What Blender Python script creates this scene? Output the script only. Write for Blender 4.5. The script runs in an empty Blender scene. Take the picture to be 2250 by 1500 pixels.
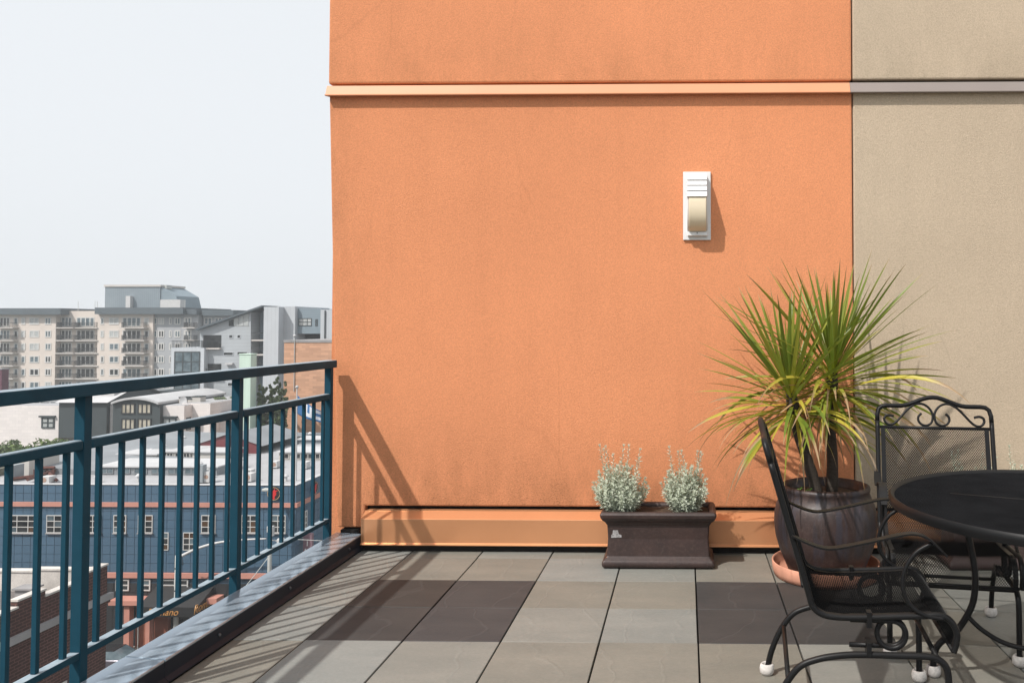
import bpy, bmesh, math, random
import numpy as np
from mathutils import Vector, Matrix, Euler

random.seed(11)
S = bpy.context.scene
COL = S.collection
PI = math.pi

# ------------------------------------------------------------------ camera
FPX, CX, CY = 1807.0, 1468.0, 668.0          # focal length and optical axis in photo pixels
PITCH, YAW = math.atan(50 / FPX), math.atan(38 / FPX)
EYE = Vector((0, 0, 1.35))
cam_data = bpy.data.cameras.new('camera')
cam = bpy.data.objects.new('camera', cam_data)
COL.objects.link(cam)
cam.location = EYE
cam.rotation_euler = Euler((PI / 2 + PITCH, 0, YAW), 'XYZ')
cam_data.sensor_width = 36.0
cam_data.lens = 36.0 * FPX / 2250.0
cam_data.shift_x = -(CX - 1125.0) / 2250.0
cam_data.shift_y = -(750.0 - CY) / 2250.0
cam_data.clip_start, cam_data.clip_end = 0.05, 9000
S.camera = cam
RM = cam.rotation_euler.to_matrix()

# ------------------------------------------------------------------ sky, sun, exposure
SUN = Vector((0.56, 0.62, -1.0)).normalized()     # direction the light travels
elev = math.asin(-SUN.z)
w = bpy.data.worlds.new('World'); S.world = w; w.use_nodes = True
nt = w.node_tree; nt.nodes.clear()
sky = nt.nodes.new('ShaderNodeTexSky'); sky.sky_type = 'NISHITA'; sky.sun_disc = False
sky.sun_elevation = elev
sky.sun_rotation = math.atan2(-SUN.x, -SUN.y)
sky.air_density, sky.dust_density, sky.ozone_density = 1.0, 6.0, 1.0
hs = nt.nodes.new('ShaderNodeHueSaturation'); hs.inputs['Saturation'].default_value = 0.25
mx = nt.nodes.new('ShaderNodeMix'); mx.data_type = 'RGBA'
mx.inputs[0].default_value = 0.82
mx.inputs[7].default_value = (7.25, 7.55, 7.85, 1)      # pale smoke-haze veil over the whole sky
bg = nt.nodes.new('ShaderNodeBackground'); bg.inputs[1].default_value = 0.105
wo = nt.nodes.new('ShaderNodeOutputWorld')
nt.links.new(sky.outputs[0], hs.inputs['Color']); nt.links.new(hs.outputs[0], mx.inputs[6])
nt.links.new(mx.outputs[2], bg.inputs[0]); nt.links.new(bg.outputs[0], wo.inputs[0])
sd = bpy.data.lights.new('sun', 'SUN'); sd.energy = 3.5; sd.angle = math.radians(0.9); sd.color = (1.0, 0.955, 0.90)
so = bpy.data.objects.new('sun', sd); COL.objects.link(so)
so.rotation_euler = (-SUN).to_track_quat('Z', 'Y').to_euler(); so.location = (-20, -20, 40)
S.view_settings.view_transform = 'Standard'; S.view_settings.look = 'None'
S.view_settings.gamma = 1; S.view_settings.exposure = 0.34
S.view_settings.use_curve_mapping = False
S.render.engine = 'CYCLES'
S.cycles.use_denoising = True
S.cycles.max_bounces = 8; S.cycles.transparent_max_bounces = 16; S.cycles.volume_bounces = 1
S.cycles.caustics_reflective = False; S.cycles.caustics_refractive = False

# ------------------------------------------------------------------ pixel helpers (photo pixel -> ray -> surface it touches)
def ray(px, py):
    return RM @ Vector(((px - CX) / FPX, -(py - CY) / FPX, -1.0))
def PY(px, py, Y):
    d = ray(px, py); return EYE + d * (Y / d.y)
def PZ(px, py, z):
    d = ray(px, py); return EYE + d * ((z - EYE.z) / d.z)
def PX(px, py, x):
    d = ray(px, py); return EYE + d * (x / d.x)
def RC(px0, py0, px1, py1, Y):
    mx_, my_ = (px0 + px1) / 2, (py0 + py1) / 2
    return PY(px0, my_, Y).x, PY(px1, my_, Y).x, PY(mx_, py1, Y).z, PY(mx_, py0, Y).z

# ------------------------------------------------------------------ materials
MATS = {}
def newmat(name):
    m = bpy.data.materials.new(name); m.use_nodes = True
    n = m.node_tree.nodes; b = n['Principled BSDF']
    MATS[name] = m
    return m, m.node_tree, b
def node(t, kind, **kw):
    n = t.nodes.new(kind)
    for k, v in kw.items():
        if k in n.inputs: n.inputs[k].default_value = v
        else: setattr(n, k, v)
    return n
def lk(t, a, b): t.links.new(a, b)
def rgba(c): return (c[0], c[1], c[2], 1)
def mixc(t, fac, a, b, mode='MIX'):
    m = t.nodes.new('ShaderNodeMix'); m.data_type = 'RGBA'; m.blend_type = mode
    for i, v in ((0, fac), (6, a), (7, b)):
        if hasattr(v, 'is_output'): lk(t, v, m.inputs[i])
        else: m.inputs[i].default_value = v if i == 0 else rgba(v)
    return m.outputs[2]
def ramp(t, src, pts):
    r = t.nodes.new('ShaderNodeValToRGB'); e = r.color_ramp.elements
    while len(e) < len(pts): e.new(0.5)
    for el, (p, c) in zip(e, pts):
        el.position = p; el.color = rgba(c) if not isinstance(c, (int, float)) else (c, c, c, 1)
    lk(t, src, r.inputs[0]); return r.outputs[0]
def coords(t, scale=(1, 1, 1), kind='Object', rot=(0, 0, 0)):
    tc = t.nodes.new('ShaderNodeTexCoord'); mp = t.nodes.new('ShaderNodeMapping')
    mp.inputs['Scale'].default_value = scale; mp.inputs['Rotation'].default_value = rot
    lk(t, tc.outputs[kind], mp.inputs[0]); return mp.outputs[0]
def noise(t, vec, scale, detail=4, rough=0.55):
    n = t.nodes.new('ShaderNodeTexNoise'); n.inputs['Scale'].default_value = scale
    n.inputs['Detail'].default_value = detail; n.inputs['Roughness'].default_value = rough
    lk(t, vec, n.inputs['Vector']); return n.outputs[0]
def bump(t, b, h, strength, dist):
    n = t.nodes.new('ShaderNodeBump'); n.inputs['Strength'].default_value = strength; n.inputs['Distance'].default_value = dist
    lk(t, h, n.inputs['Height']); lk(t, n.outputs[0], b.inputs['Normal'])
def pmat(name, col, rough=0.6, var=0.12, scale=3.0, bmp=0.0, bscale=60.0, metal=0.0, spec=0.5, stretch=(1, 1, 1), coat=0.0, fine=0.0):
    m, t, b = newmat(name)
    v = coords(t, stretch)
    f = ramp(t, noise(t, v, scale, 5, 0.6), ((0.3, 0.0), (0.7, 1.0)))
    lo = tuple(c * (1 - var) for c in col); hi = tuple(min(1, c * (1 + var)) for c in col)
    c = mixc(t, f, lo, hi)
    if fine:
        g = ramp(t, noise(t, v, scale * 22, 3, 0.7), ((0.35, 1 - fine), (0.65, 1 + 0.0)))
        c = mixc(t, 1.0, c, g, 'MULTIPLY')
    lk(t, c, b.inputs['Base Color'])
    b.inputs['Roughness'].default_value = rough; b.inputs['Metallic'].default_value = metal
    b.inputs['Specular IOR Level'].default_value = spec
    if coat: b.inputs['Coat Weight'].default_value = coat; b.inputs['Coat Roughness'].default_value = 0.15
    if bmp: bump(t, b, noise(t, v, bscale, 3, 0.6), bmp, 0.004)
    return m

def stucco(name, col, dirt_col, zlo, xedge=None, dirt=1.0):
    m, t, b = newmat(name)
    v = coords(t)
    big = noise(t, v, 0.9, 4, 0.6)
    streak = noise(t, coords(t, (7.0, 1, 0.5)), 1.0, 5, 0.65)
    c = mixc(t, ramp(t, big, ((0.3, 0.0), (0.72, 1.0))), tuple(k * 0.93 for k in col), tuple(min(1, k * 1.06) for k in col))
    c = mixc(t, ramp(t, streak, ((0.48, 0.0), (0.85, 0.16))), c, tuple(k * 0.62 for k in col))
    gr = noise(t, v, 125, 3, 0.75)
    c = mixc(t, 1.0, c, ramp(t, gr, ((0.33, 0.84), (0.64, 1.07))), 'MULTIPLY')
    # mildew specks gathering along the lower edge (and the free corner), ragged in outline
    sx = t.nodes.new('ShaderNodeSeparateXYZ'); lk(t, coords(t), sx.inputs[0])
    def rng(src, a, b_):
        r = t.nodes.new('ShaderNodeMapRange'); r.inputs[1].default_value = a; r.inputs[2].default_value = b_
        r.inputs[3].default_value = 1.0; r.inputs[4].default_value = 0.0
        lk(t, src, r.inputs[0]); return r.outputs[0]
    def mth(op, a, b_):
        n = t.nodes.new('ShaderNodeMath'); n.operation = op
        for i, q in ((0, a), (1, b_)):
            if hasattr(q, 'is_output'): lk(t, q, n.inputs[i])
            else: n.inputs[i].default_value = q
        return n.outputs[0]
    low = rng(sx.outputs[2], zlo, zlo + 0.62)
    low = mth('POWER', low, 1.7)
    if xedge is not None:
        ed = mth('POWER', rng(sx.outputs[0], xedge, xedge + 0.42), 2.2)
        low = mth('MAXIMUM', low, mth('MULTIPLY', ed, 0.55))
    blot = mth('MULTIPLY', ramp(t, noise(t, coords(t, (2.2, 1, 0.8)), 2.4, 6, 0.7), ((0.36, 0.0), (0.7, 1.0))), low)
    speck = ramp(t, noise(t, v, 95, 4, 0.75), ((0.52, 0.0), (0.66, 1.0)))
    c = mixc(t, mth('MULTIPLY', blot, 0.42 * dirt), c, dirt_col)
    c = mixc(t, mth('MULTIPLY', mth('MULTIPLY', speck, blot), 0.75 * dirt), c, tuple(k * 0.55 for k in dirt_col))
    vc = t.nodes.new('ShaderNodeTexVoronoi'); vc.inputs['Scale'].default_value = 1.5; lk(t, coords(t, (1.6, 1, 0.8)), vc.inputs['Vector'])
    chip = mth('MULTIPLY', ramp(t, vc.outputs[0], ((0.010, 1.0), (0.022, 0.0))), ramp(t, noise(t, v, 70, 3, 0.7), ((0.45, 0.0), (0.55, 1.0))))
    c = mixc(t, mth('MULTIPLY', chip, 0.8), c, (0.62, 0.52, 0.45))
    vk = t.nodes.new('ShaderNodeTexVoronoi'); vk.feature = 'DISTANCE_TO_EDGE'; vk.inputs['Scale'].default_value = 0.55
    wob = t.nodes.new('ShaderNodeMix'); wob.data_type = 'VECTOR'; wob.inputs[0].default_value = 0.16
    nz = t.nodes.new('ShaderNodeTexNoise'); nz.inputs['Scale'].default_value = 2.3; nz.inputs['Detail'].default_value = 6; lk(t, v, nz.inputs['Vector'])
    lk(t, coords(t, (2.6, 1, 0.55)), wob.inputs[4]); lk(t, nz.outputs[1], wob.inputs[5]); lk(t, wob.outputs[1], vk.inputs['Vector'])
    crack = mth('MULTIPLY', ramp(t, vk.outputs[0], ((0.0, 1.0), (0.0045, 0.0))), ramp(t, noise(t, v, 1.7, 3, 0.6), ((0.50, 0.0), (0.62, 1.0))))
    c = mixc(t, mth('MULTIPLY', crack, 0.14), c, tuple(k * 0.35 for k in col))
    lk(t, c, b.inputs['Base Color'])
    b.inputs['Roughness'].default_value = 0.92; b.inputs['Specular IOR Level'].default_value = 0.2
    vor = t.nodes.new('ShaderNodeTexVoronoi'); vor.inputs['Scale'].default_value = 240; lk(t, v, vor.inputs['Vector'])
    n = t.nodes.new('ShaderNodeBump'); n.inputs['Strength'].default_value = 0.75; n.inputs['Distance'].default_value = 0.0055
    hsum = mth('ADD', mth('MULTIPLY', noise(t, v, 185, 4, 0.7), 1.3), mth('MULTIPLY', vor.outputs[0], 0.35))
    lk(t, hsum, n.inputs['Height']); lk(t, n.outputs[0], b.inputs['Normal'])
    return m

# ------------------------------------------------------------------ mesh helpers
class MB:
    def __init__(s): s.v = []; s.f = []; s.m = []; s.mi = 0
    def add(s, vs, fs):
        o = len(s.v); s.v += [tuple(p) for p in vs]
        for f in fs: s.f.append(tuple(i + o for i in f)); s.m.append(s.mi)
        return s
    def box(s, x0, x1, y0, y1, z0, z1):
        x0, x1 = min(x0, x1), max(x0, x1); y0, y1 = min(y0, y1), max(y0, y1); z0, z1 = min(z0, z1), max(z0, z1)
        return s.add([(x0, y0, z0), (x1, y0, z0), (x1, y1, z0), (x0, y1, z0), (x0, y0, z1), (x1, y0, z1), (x1, y1, z1), (x0, y1, z1)],
                     [(0, 3, 2, 1), (4, 5, 6, 7), (0, 1, 5, 4), (1, 2, 6, 5), (2, 3, 7, 6), (3, 0, 4, 7)])
    def cbox(s, c, sz): return s.box(c[0] - sz[0] / 2, c[0] + sz[0] / 2, c[1] - sz[1] / 2, c[1] + sz[1] / 2, c[2] - sz[2] / 2, c[2] + sz[2] / 2)
    def prism(s, prof, axis, a0, a1):
        """closed 2-D outline swept along an axis: axis x -> prof in (y,z), y -> (x,z), z -> (x,y)"""
        def p(q, a):
            return (a, q[0], q[1]) if axis == 'x' else (q[0], a, q[1]) if axis == 'y' else (q[0], q[1], a)
        n = len(prof); vs = [p(q, a0) for q in prof] + [p(q, a1) for q in prof]
        fs = [(i, (i + 1) % n, (i + 1) % n + n, i + n) for i in range(n)] + [tuple(range(n))[::-1], tuple(range(n, 2 * n))]
        return s.add(vs, fs)
    def tube(s, pts, r, n=8, close=False, caps=True):
        P = [Vector(p) for p in pts]; k = len(P); R = r if isinstance(r, (list, tuple)) else [r] * k
        T = []
        for i in range(k):
            a = P[(i - 1) % k] if close or i > 0 else P[0]; b = P[(i + 1) % k] if close or i < k - 1 else P[-1]
            T.append((b - a).normalized())
        up = Vector((0, 0, 1)) if abs(T[0].z) < 0.9 else Vector((1, 0, 0))
        N = (up - T[0] * up.dot(T[0])).normalized(); vs = []
        for i in range(k):
            N = (N - T[i] * N.dot(T[i]))
            N = N.normalized() if N.length > 1e-6 else Vector((1, 0, 0))
            B = T[i].cross(N)
            for j in range(n):
                a = 2 * PI * j / n
                vs.append(P[i] + (N * math.cos(a) + B * math.sin(a)) * R[i])
        fs = []
        for i in range(k if close else k - 1):
            a, b = i * n, ((i + 1) % k) * n
            for j in range(n): fs.append((a + j, a + (j + 1) % n, b + (j + 1) % n, b + j))
        if caps and not close: fs += [tuple(range(n))[::-1], tuple(range((k - 1) * n, k * n))]
        return s.add(vs, fs)
    def lathe(s, prof, c=(0, 0, 0), n=32):
        vs = []; k = len(prof)
        for r, z in prof:
            for j in range(n):
                a = 2 * PI * j / n; vs.append((c[0] + r * math.cos(a), c[1] + r * math.sin(a), c[2] + z))
        fs = [(i * n + j, i * n + (j + 1) % n, (i + 1) * n + (j + 1) % n, (i + 1) * n + j) for i in range(k - 1) for j in range(n)]
        if prof[0][0] > 1e-5: fs.append(tuple(range(n))[::-1])
        if prof[-1][0] > 1e-5: fs.append(tuple(range((k - 1) * n, k * n)))
        return s.add(vs, fs)
    def mesh(s, name, mat, smooth=False):
        me = bpy.data.meshes.new(name); me.from_pydata(s.v, [], s.f)
        for m in (mat if isinstance(mat, (list, tuple)) else [mat]): me.materials.append(MATS[m] if isinstance(m, str) else m)
        if any(s.m): me.polygons.foreach_set('material_index', s.m)
        if smooth:
            me.polygons.foreach_set('use_smooth', [True] * len(me.polygons))
            if smooth != 'all': me.set_sharp_from_angle(angle=math.radians(40))
        me.update(); return me
    def build(s, name, mat, parent=None, smooth=False, bevel=0, segs=2):
        o = bpy.data.objects.new(name, s.mesh(name, mat, smooth)); COL.objects.link(o)
        if parent: adopt(o, parent)
        if bevel:
            md = o.modifiers.new('bevel', 'BEVEL'); md.width = bevel; md.segments = segs; md.limit_method = 'ANGLE'; md.angle_limit = math.radians(35)
            md.harden_normals = False
        return o
def adopt(o, parent):
    o.parent = parent
    if parent.type == 'EMPTY' and not parent.get('_local'):
        o.matrix_parent_inverse = Matrix.Translation(-Vector(parent.location))
def tag(o, label=None, cat=None, group=None, kind=None):
    if label: o['label'] = label
    if cat: o['category'] = cat
    if group: o['group'] = group
    if kind: o['kind'] = kind
    return o
def thing(name, label, cat, loc=(0, 0, 0), group=None, local=False):
    e = bpy.data.objects.new(name, None); e.location = loc; e.empty_display_size = 0.2; COL.objects.link(e)
    if local: e['_local'] = 1
    return tag(e, label, cat, group)
def inst(src, name, parent=None, loc=None):
    o = bpy.data.objects.new(name, src); COL.objects.link(o)
    if loc: o.location = loc
    if parent: adopt(o, parent)
    return o
def smoothpath(pts, n=6, close=False):
    P = [Vector(p) for p in pts]; out = []; k = len(P)
    for i in range(k - 1):
        p0, p1, p2, p3 = P[max(i - 1, 0)], P[i], P[i + 1], P[min(i + 2, k - 1)]
        for j in range(n):
            u = j / n
            out.append(0.5 * ((2 * p1) + (p2 - p0) * u + (2 * p0 - 5 * p1 + 4 * p2 - p3) * u * u + (3 * p1 - p0 - 3 * p2 + p3) * u ** 3))
    out.append(P[-1]); return out

# ------------------------------------------------------------------ material library
ORANGE = (0.745, 0.299, 0.145)
stucco('orange_stucco', ORANGE, (0.20, 0.10, 0.045), 0.25, -2.2, 1.45)
stucco('orange_stucco_high', ORANGE, (0.22, 0.12, 0.055), 2.86, None, 0.55)
stucco('beige_stucco', (0.535, 0.430, 0.318), (0.12, 0.10, 0.06), 0.25, None, 0.8)
stucco('beige_stucco_high', (0.535, 0.430, 0.318), (0.12, 0.10, 0.06), 2.87, None, 0.5)
pmat('joint_black', (0.012, 0.011, 0.010), 0.9, 0.3, 6)
pmat('copper_paint', (0.70, 0.335, 0.165), 0.27, 0.05, 2.0, metal=0.5, spec=0.55)
pmat('copper_paint_ledge', (0.62, 0.285, 0.155), 0.5, 0.05, 2.0, spec=0.3)
pmat('grey_paint_ledge', (0.26, 0.22, 0.20), 0.42, 0.05, 2.0, metal=0.15)
def pale_topped(name, col, top_tint, rough, spec, amt):
    m, t, b = newmat(name)
    v = coords(t)
    c = mixc(t, ramp(t, noise(t, v, 6, 5, 0.65), ((0.3, 0.0), (0.7, 1.0))), tuple(k * .86 for k in col), tuple(k * 1.14 for k in col))
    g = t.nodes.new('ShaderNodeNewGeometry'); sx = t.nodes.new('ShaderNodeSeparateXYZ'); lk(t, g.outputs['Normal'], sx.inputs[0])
    up = ramp(t, sx.outputs[2], ((0.55, 0.0), (0.95, 1.0)))  # upward faces get a paler colour than the sides
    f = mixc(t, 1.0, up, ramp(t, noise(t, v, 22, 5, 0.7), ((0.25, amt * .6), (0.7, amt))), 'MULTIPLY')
    c = mixc(t, f, c, top_tint)
    ch = ramp(t, noise(t, v, 38, 4, 0.75), ((0.73, 0.0), (0.76, 0.6))); c = mixc(t, ch, c, tuple(k * .3 for k in col))
    lk(t, c, b.inputs['Base Color']); b.inputs['Roughness'].default_value = rough; b.inputs['Specular IOR Level'].default_value = spec
    bump(t, b, noise(t, v, 300, 3, 0.6), 0.05, 0.004)
pale_topped('rail_paint', (0.013, 0.055, 0.084), (0.36, 0.43, 0.48), 0.48, 0.08, 0.9)  # pale tops: sky and sun sheen painted into the rail colour
pmat('rail_dark', (0.016, 0.040, 0.060), 0.30, 0.12, 5.0, spec=0.5, bmp=0.05, bscale=300)
def curb_mat():
    m, t, b = newmat('curb_metal')
    v = coords(t, (3, 1, 3))
    c = mixc(t, ramp(t, noise(t, v, 3, 5, 0.6), ((0.3, 0.0), (0.7, 1.0))), (0.40, 0.495, 0.585), (0.47, 0.57, 0.66))
    lk(t, c, b.inputs['Base Color'])
    r = ramp(t, noise(t, v, 6, 4, 0.6), ((0.3, 0.16), (0.7, 0.27))); lk(t, r, b.inputs['Roughness'])
    b.inputs['Metallic'].default_value = 0.6
    bump(t, b, noise(t, coords(t, (1.5, 2.5, 1)), 2.5, 2, 0.4), 0.10, 0.01)
curb_mat()
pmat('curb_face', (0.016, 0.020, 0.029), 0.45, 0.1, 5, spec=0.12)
pmat('bolt_metal', (0.10, 0.11, 0.12), 0.35, 0.1, 40, metal=0.7)
def slate(name, a, b_, veins=0.0):
    m, t, b = newmat(name)
    oi = t.nodes.new('ShaderNodeObjectInfo')
    tc = t.nodes.new('ShaderNodeTexCoord'); ad = t.nodes.new('ShaderNodeVectorMath'); ad.operation = 'ADD'
    cb = t.nodes.new('ShaderNodeCombineXYZ'); ml = t.nodes.new('ShaderNodeMath'); ml.operation = 'MULTIPLY'; ml.inputs[1].default_value = 37.0
    lk(t, oi.outputs['Random'], ml.inputs[0])
    for i in range(3): lk(t, ml.outputs[0], cb.inputs[i])
    lk(t, tc.outputs['Object'], ad.inputs[0]); lk(t, cb.outputs[0], ad.inputs[1])
    mp = t.nodes.new('ShaderNodeMapping'); mp.inputs['Scale'].default_value = (1, 2.2, 1); lk(t, ad.outputs[0], mp.inputs[0])
    v = mp.outputs[0]
    f1 = ramp(t, noise(t, v, 2.6, 6, 0.62), ((0.28, 0.0), (0.72, 1.0)))
    c = mixc(t, f1, a, b_)
    rr = ramp(t, oi.outputs['Random'], ((0.0, 0.86), (1.0, 1.10)))
    c = mixc(t, 1.0, c, rr, 'MULTIPLY')
    tint = mixc(t, oi.outputs['Random'], (1.05, 1.0, 0.92), (0.95, 1.0, 1.04))
    c = mixc(t, 1.0, c, tint, 'MULTIPLY')
    ff = ramp(t, noise(t, v, 60, 4, 0.7), ((0.3, 0.88), (0.7, 1.06)))
    c = mixc(t, 1.0, c, ff, 'MULTIPLY')
    # cleft ripple lines of split slate
    wv = t.nodes.new('ShaderNodeTexWave'); wv.inputs['Scale'].default_value = 1.1; wv.inputs['Distortion'].default_value = 9.0
    wv.inputs['Detail'].default_value = 4; wv.inputs['Detail Scale'].default_value = 1.2; lk(t, ad.outputs[0], wv.inputs['Vector'])
    ln = ramp(t, wv.outputs[1], ((0.0, 1.0), (0.014, 0.0)))
    c = mixc(t, mixc(t, veins, (0, 0, 0), ln), c, tuple(min(1, k * 2.6) for k in b_))
    sp = ramp(t, noise(t, v, 140, 2, 0.8), ((0.70, 0.0), (0.76, 0.5)))
    c = mixc(t, sp, c, tuple(min(1, k * 2.2) for k in b_))
    lk(t, c, b.inputs['Base Color'])
    b.inputs['Roughness'].default_value = 0.62; b.inputs['Specular IOR Level'].default_value = 0.35
    h = mixc(t, 0.5, noise(t, v, 7, 6, 0.65), ln)
    bump(t, b, h, 0.28, 0.006)
slate('slate_light', (0.178, 0.179, 0.164), (0.236, 0.228, 0.205), 0.008)
slate('slate_dark', (0.036, 0.036, 0.037), (0.056, 0.053, 0.052), 0.07)
pmat('deck_bed', (0.015, 0.014, 0.013), 0.95, 0.3, 9)
pmat('lamp_white', (0.70, 0.70, 0.70), 0.42, 0.03, 6, spec=0.4)
pmat('lamp_lens', (0.74, 0.63, 0.46), 0.30, 0.05, 4, spec=0.5)
pale_topped('black_iron', (0.0075, 0.0075, 0.0080), (0.032, 0.030, 0.028), 0.42, 0.20, 0.45)
pmat('black_mesh', (0.017, 0.017, 0.0185), 0.45, 0.2, 20, spec=0.45)
pmat('table_mesh', (0.014, 0.014, 0.0155), 0.5, 0.35, 9, spec=0.22, fine=0.3)
pmat('bootie_white', (0.55, 0.52, 0.49), 0.75, 0.2, 60, bmp=0.4, bscale=180)
pmat('terracotta', (0.56, 0.265, 0.175), 0.8, 0.14, 9, bmp=0.1, bscale=90)
def glaze(name, drips):
    m, t, b = newmat(name)
    v = coords(t)
    base = mixc(t, ramp(t, noise(t, v, 5, 6, 0.65), ((0.3, 0.0), (0.7, 1.0))), (0.020, 0.012, 0.011), (0.050, 0.027, 0.023))
    base = mixc(t, ramp(t, noise(t, v, 60, 4, 0.7), ((0.5, 0.0), (0.75, 0.6))), base, (0.080, 0.050, 0.042))
    if drips:
        d = ramp(t, noise(t, coords(t, (9, 9, 0.7)), 1.9, 4, 0.6), ((0.50, 0.0), (0.60, 1.0)))
        base = mixc(t, mixc(t, 0.45, (0, 0, 0), d), base, (0.030, 0.036, 0.055))
        e = ramp(t, noise(t, coords(t, (7, 7, 1.2)), 2.6, 4, 0.6), ((0.55, 0.0), (0.72, 0.4)))
        base = mixc(t, e, base, (0.095, 0.062, 0.055))
    sp = ramp(t, noise(t, v, 190, 2, 0.8), ((0.70, 0.0), (0.78, 0.7)))
    base = mixc(t, sp, base, (0.30, 0.24, 0.20))
    lk(t, base, b.inputs['Base Color'])
    r = ramp(t, noise(t, v, 14, 4, 0.6), ((0.3, 0.40), (0.7, 0.62))); lk(t, r, b.inputs['Roughness'])
    bump(t, b, noise(t, v, 45, 4, 0.6), 0.18, 0.004)
glaze('pot_glaze', True); glaze('planter_glaze', False)
pmat('soil', (0.055, 0.034, 0.020), 0.95, 0.45, 40, bmp=0.9, bscale=160)
pmat('sticker', (0.30, 0.29, 0.29), 0.25, 0.5, 90)
pmat('bark', (0.045, 0.034, 0.026), 0.9, 0.4, 40, bmp=0.9, bscale=90, stretch=(1, 1, 4))
def leafmat():
    m, t, b = newmat('strap_leaf')
    oi = t.nodes.new('ShaderNodeObjectInfo')
    uv = t.nodes.new('ShaderNodeTexCoord'); sp = t.nodes.new('ShaderNodeSeparateXYZ'); lk(t, uv.outputs['UV'], sp.inputs[0])
    base = ramp(t, sp.outputs[1], ((0.0, (1.75, 1.45, 0.8)), (0.22, (1.05, 1.05, 1.0)), (0.8, (1.0, 1.0, 1.0)), (1.0, (1.1, 0.95, 0.8))))
    c = mixc(t, 1.0, oi.outputs['Color'], base, 'MULTIPLY')
    st = ramp(t, noise(t, coords(t, (160, 2, 1), 'UV'), 1.0, 3, 0.6), ((0.35, 0.8), (0.65, 1.15)))
    c = mixc(t, 1.0, c, st, 'MULTIPLY')
    # browned tip, its length set by the leaf's own alpha
    mth = t.nodes.new('ShaderNodeMath'); mth.operation = 'ADD'; lk(t, sp.outputs[1], mth.inputs[0]); lk(t, oi.outputs['Alpha'], mth.inputs[1])
    tip = ramp(t, mth.outputs[0], ((0.88, 0.0), (1.0, 1.0)))
    c = mixc(t, tip, c, (0.40, 0.27, 0.15))
    lk(t, c, b.inputs['Base Color']); b.inputs['Roughness'].default_value = 0.42; b.inputs['Specular IOR Level'].default_value = 0.45
    tr = t.nodes.new('ShaderNodeBsdfTranslucent'); lk(t, c, tr.inputs[0])
    ms = t.nodes.new('ShaderNodeMixShader'); ms.inputs[0].default_value = 0.28
    out = t.nodes['Material Output']; lk(t, b.outputs[0], ms.inputs[1]); lk(t, tr.outputs[0], ms.inputs[2]); lk(t, ms.outputs[0], out.inputs[0])
leafmat()
def foliage(name, a, b_, scale, transl=0.2, rough=0.7):
    m, t, b = newmat(name)
    c = mixc(t, ramp(t, noise(t, coords(t), scale, 3, 0.7), ((0.3, 0.0), (0.7, 1.0))), a, b_)
    lk(t, c, b.inputs['Base Color']); b.inputs['Roughness'].default_value = rough
    tr = t.nodes.new('ShaderNodeBsdfTranslucent'); lk(t, c, tr.inputs[0])
    ms = t.nodes.new('ShaderNodeMixShader'); ms.inputs[0].default_value = transl
    out = t.nodes['Material Output']; lk(t, b.outputs[0], ms.inputs[1]); lk(t, tr.outputs[0], ms.inputs[2]); lk(t, ms.outputs[0], out.inputs[0])
foliage('silver_leaf', (0.44, 0.50, 0.38), (0.70, 0.73, 0.62), 38, 0.22)
foliage('silver_stem', (0.22, 0.24, 0.17), (0.34, 0.35, 0.26), 30, 0.0)
foliage('weed_leaf', (0.08, 0.20, 0.03), (0.13, 0.28, 0.05), 60)
foliage('cypress_leaf', (0.07, 0.105, 0.045), (0.15, 0.19, 0.08), 1.6)
foliage('maple_leaf', (0.06, 0.11, 0.025), (0.14, 0.19, 0.05), 1.2)
pmat('tree_bark', (0.07, 0.055, 0.04), 0.9, 0.3, 6)

# ------------------------------------------------------------------ roof deck with slate pavers
TS = 0.4245
XJ = [0.054 + TS * k for k in range(-5, 10)]           # joints running away from the camera
YJ = [4.404 + TS * k for k in range(1, -13, -1)]       # joints running across
WALLY = 5.01
deck = MB().box(-1.97, XJ[-1], -0.9, 5.2, -0.14, -0.032).build('roof_deck', 'deck_bed')
tag(deck, 'roof deck under slate pavers laid on pedestals', 'roof deck', kind='structure')
def paver_mesh(name, wx, wy, mat):
    return MB().box(0, wx, 0, wy, -0.030, 0).mesh(name, mat)
rows = [(4.976, YJ[0])] + [(YJ[i], YJ[i + 1]) for i in range(len(YJ) - 1)]
cols = [(-1.962, XJ[1])] + [(XJ[i], XJ[i + 1]) for i in range(1, len(XJ) - 1)]
cache = {}
GX, GY = 0.0038, 0.0013
for ri, (yt, yb) in enumerate(rows):
    for ci, (xl, xr) in enumerate(cols):
        dark = (ri in (2, 3) and (ci in (1, 2, 5, 6, 9, 10))) or (ri in (7, 8) and ci in (3, 4, 7, 8))
        ww, hh = xr - xl - 2 * GX, yt - yb - 2 * GY
        key = (round(ww, 3), round(hh, 3), dark)
        if key not in cache: cache[key] = paver_mesh('paver', ww, hh, 'slate_dark' if dark else 'slate_light')
        o = inst(cache[key], 'paver', deck, (xl + GX, yb + GY, random.uniform(-0.0012, 0.0012)))
        o.rotation_euler = (random.uniform(-.002, .002), random.uniform(-.002, .002), random.uniform(-.002, .002))
        md = o.modifiers.new('bevel', 'BEVEL'); md.width = 0.0016; md.segments = 1

# ------------------------------------------------------------------ the building this roof belongs to
own = thing('stucco_building', 'orange and beige stucco building with metal ledge rising behind the roof deck', 'building', (-2.1, 5.06, -20.8))
XR_OWN = 6.0
xj = PY(1875, 500, WALLY).x                      # joint between orange and beige
z_led_t, z_led_b = PY(1300, 186.5, WALLY).z, PY(1300, 211, WALLY).z
z_up = PY(1300, 181, WALLY).z
z_lo = PY(1050, 1112, WALLY).z
xl_b, xl_t = PY(741, 1155, WALLY).x, PY(723, 220, WALLY).x
z_foot = PY(765, 1158, WALLY).z
x_fl = PY(797, 1160, WALLY - 0.04).x
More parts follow.
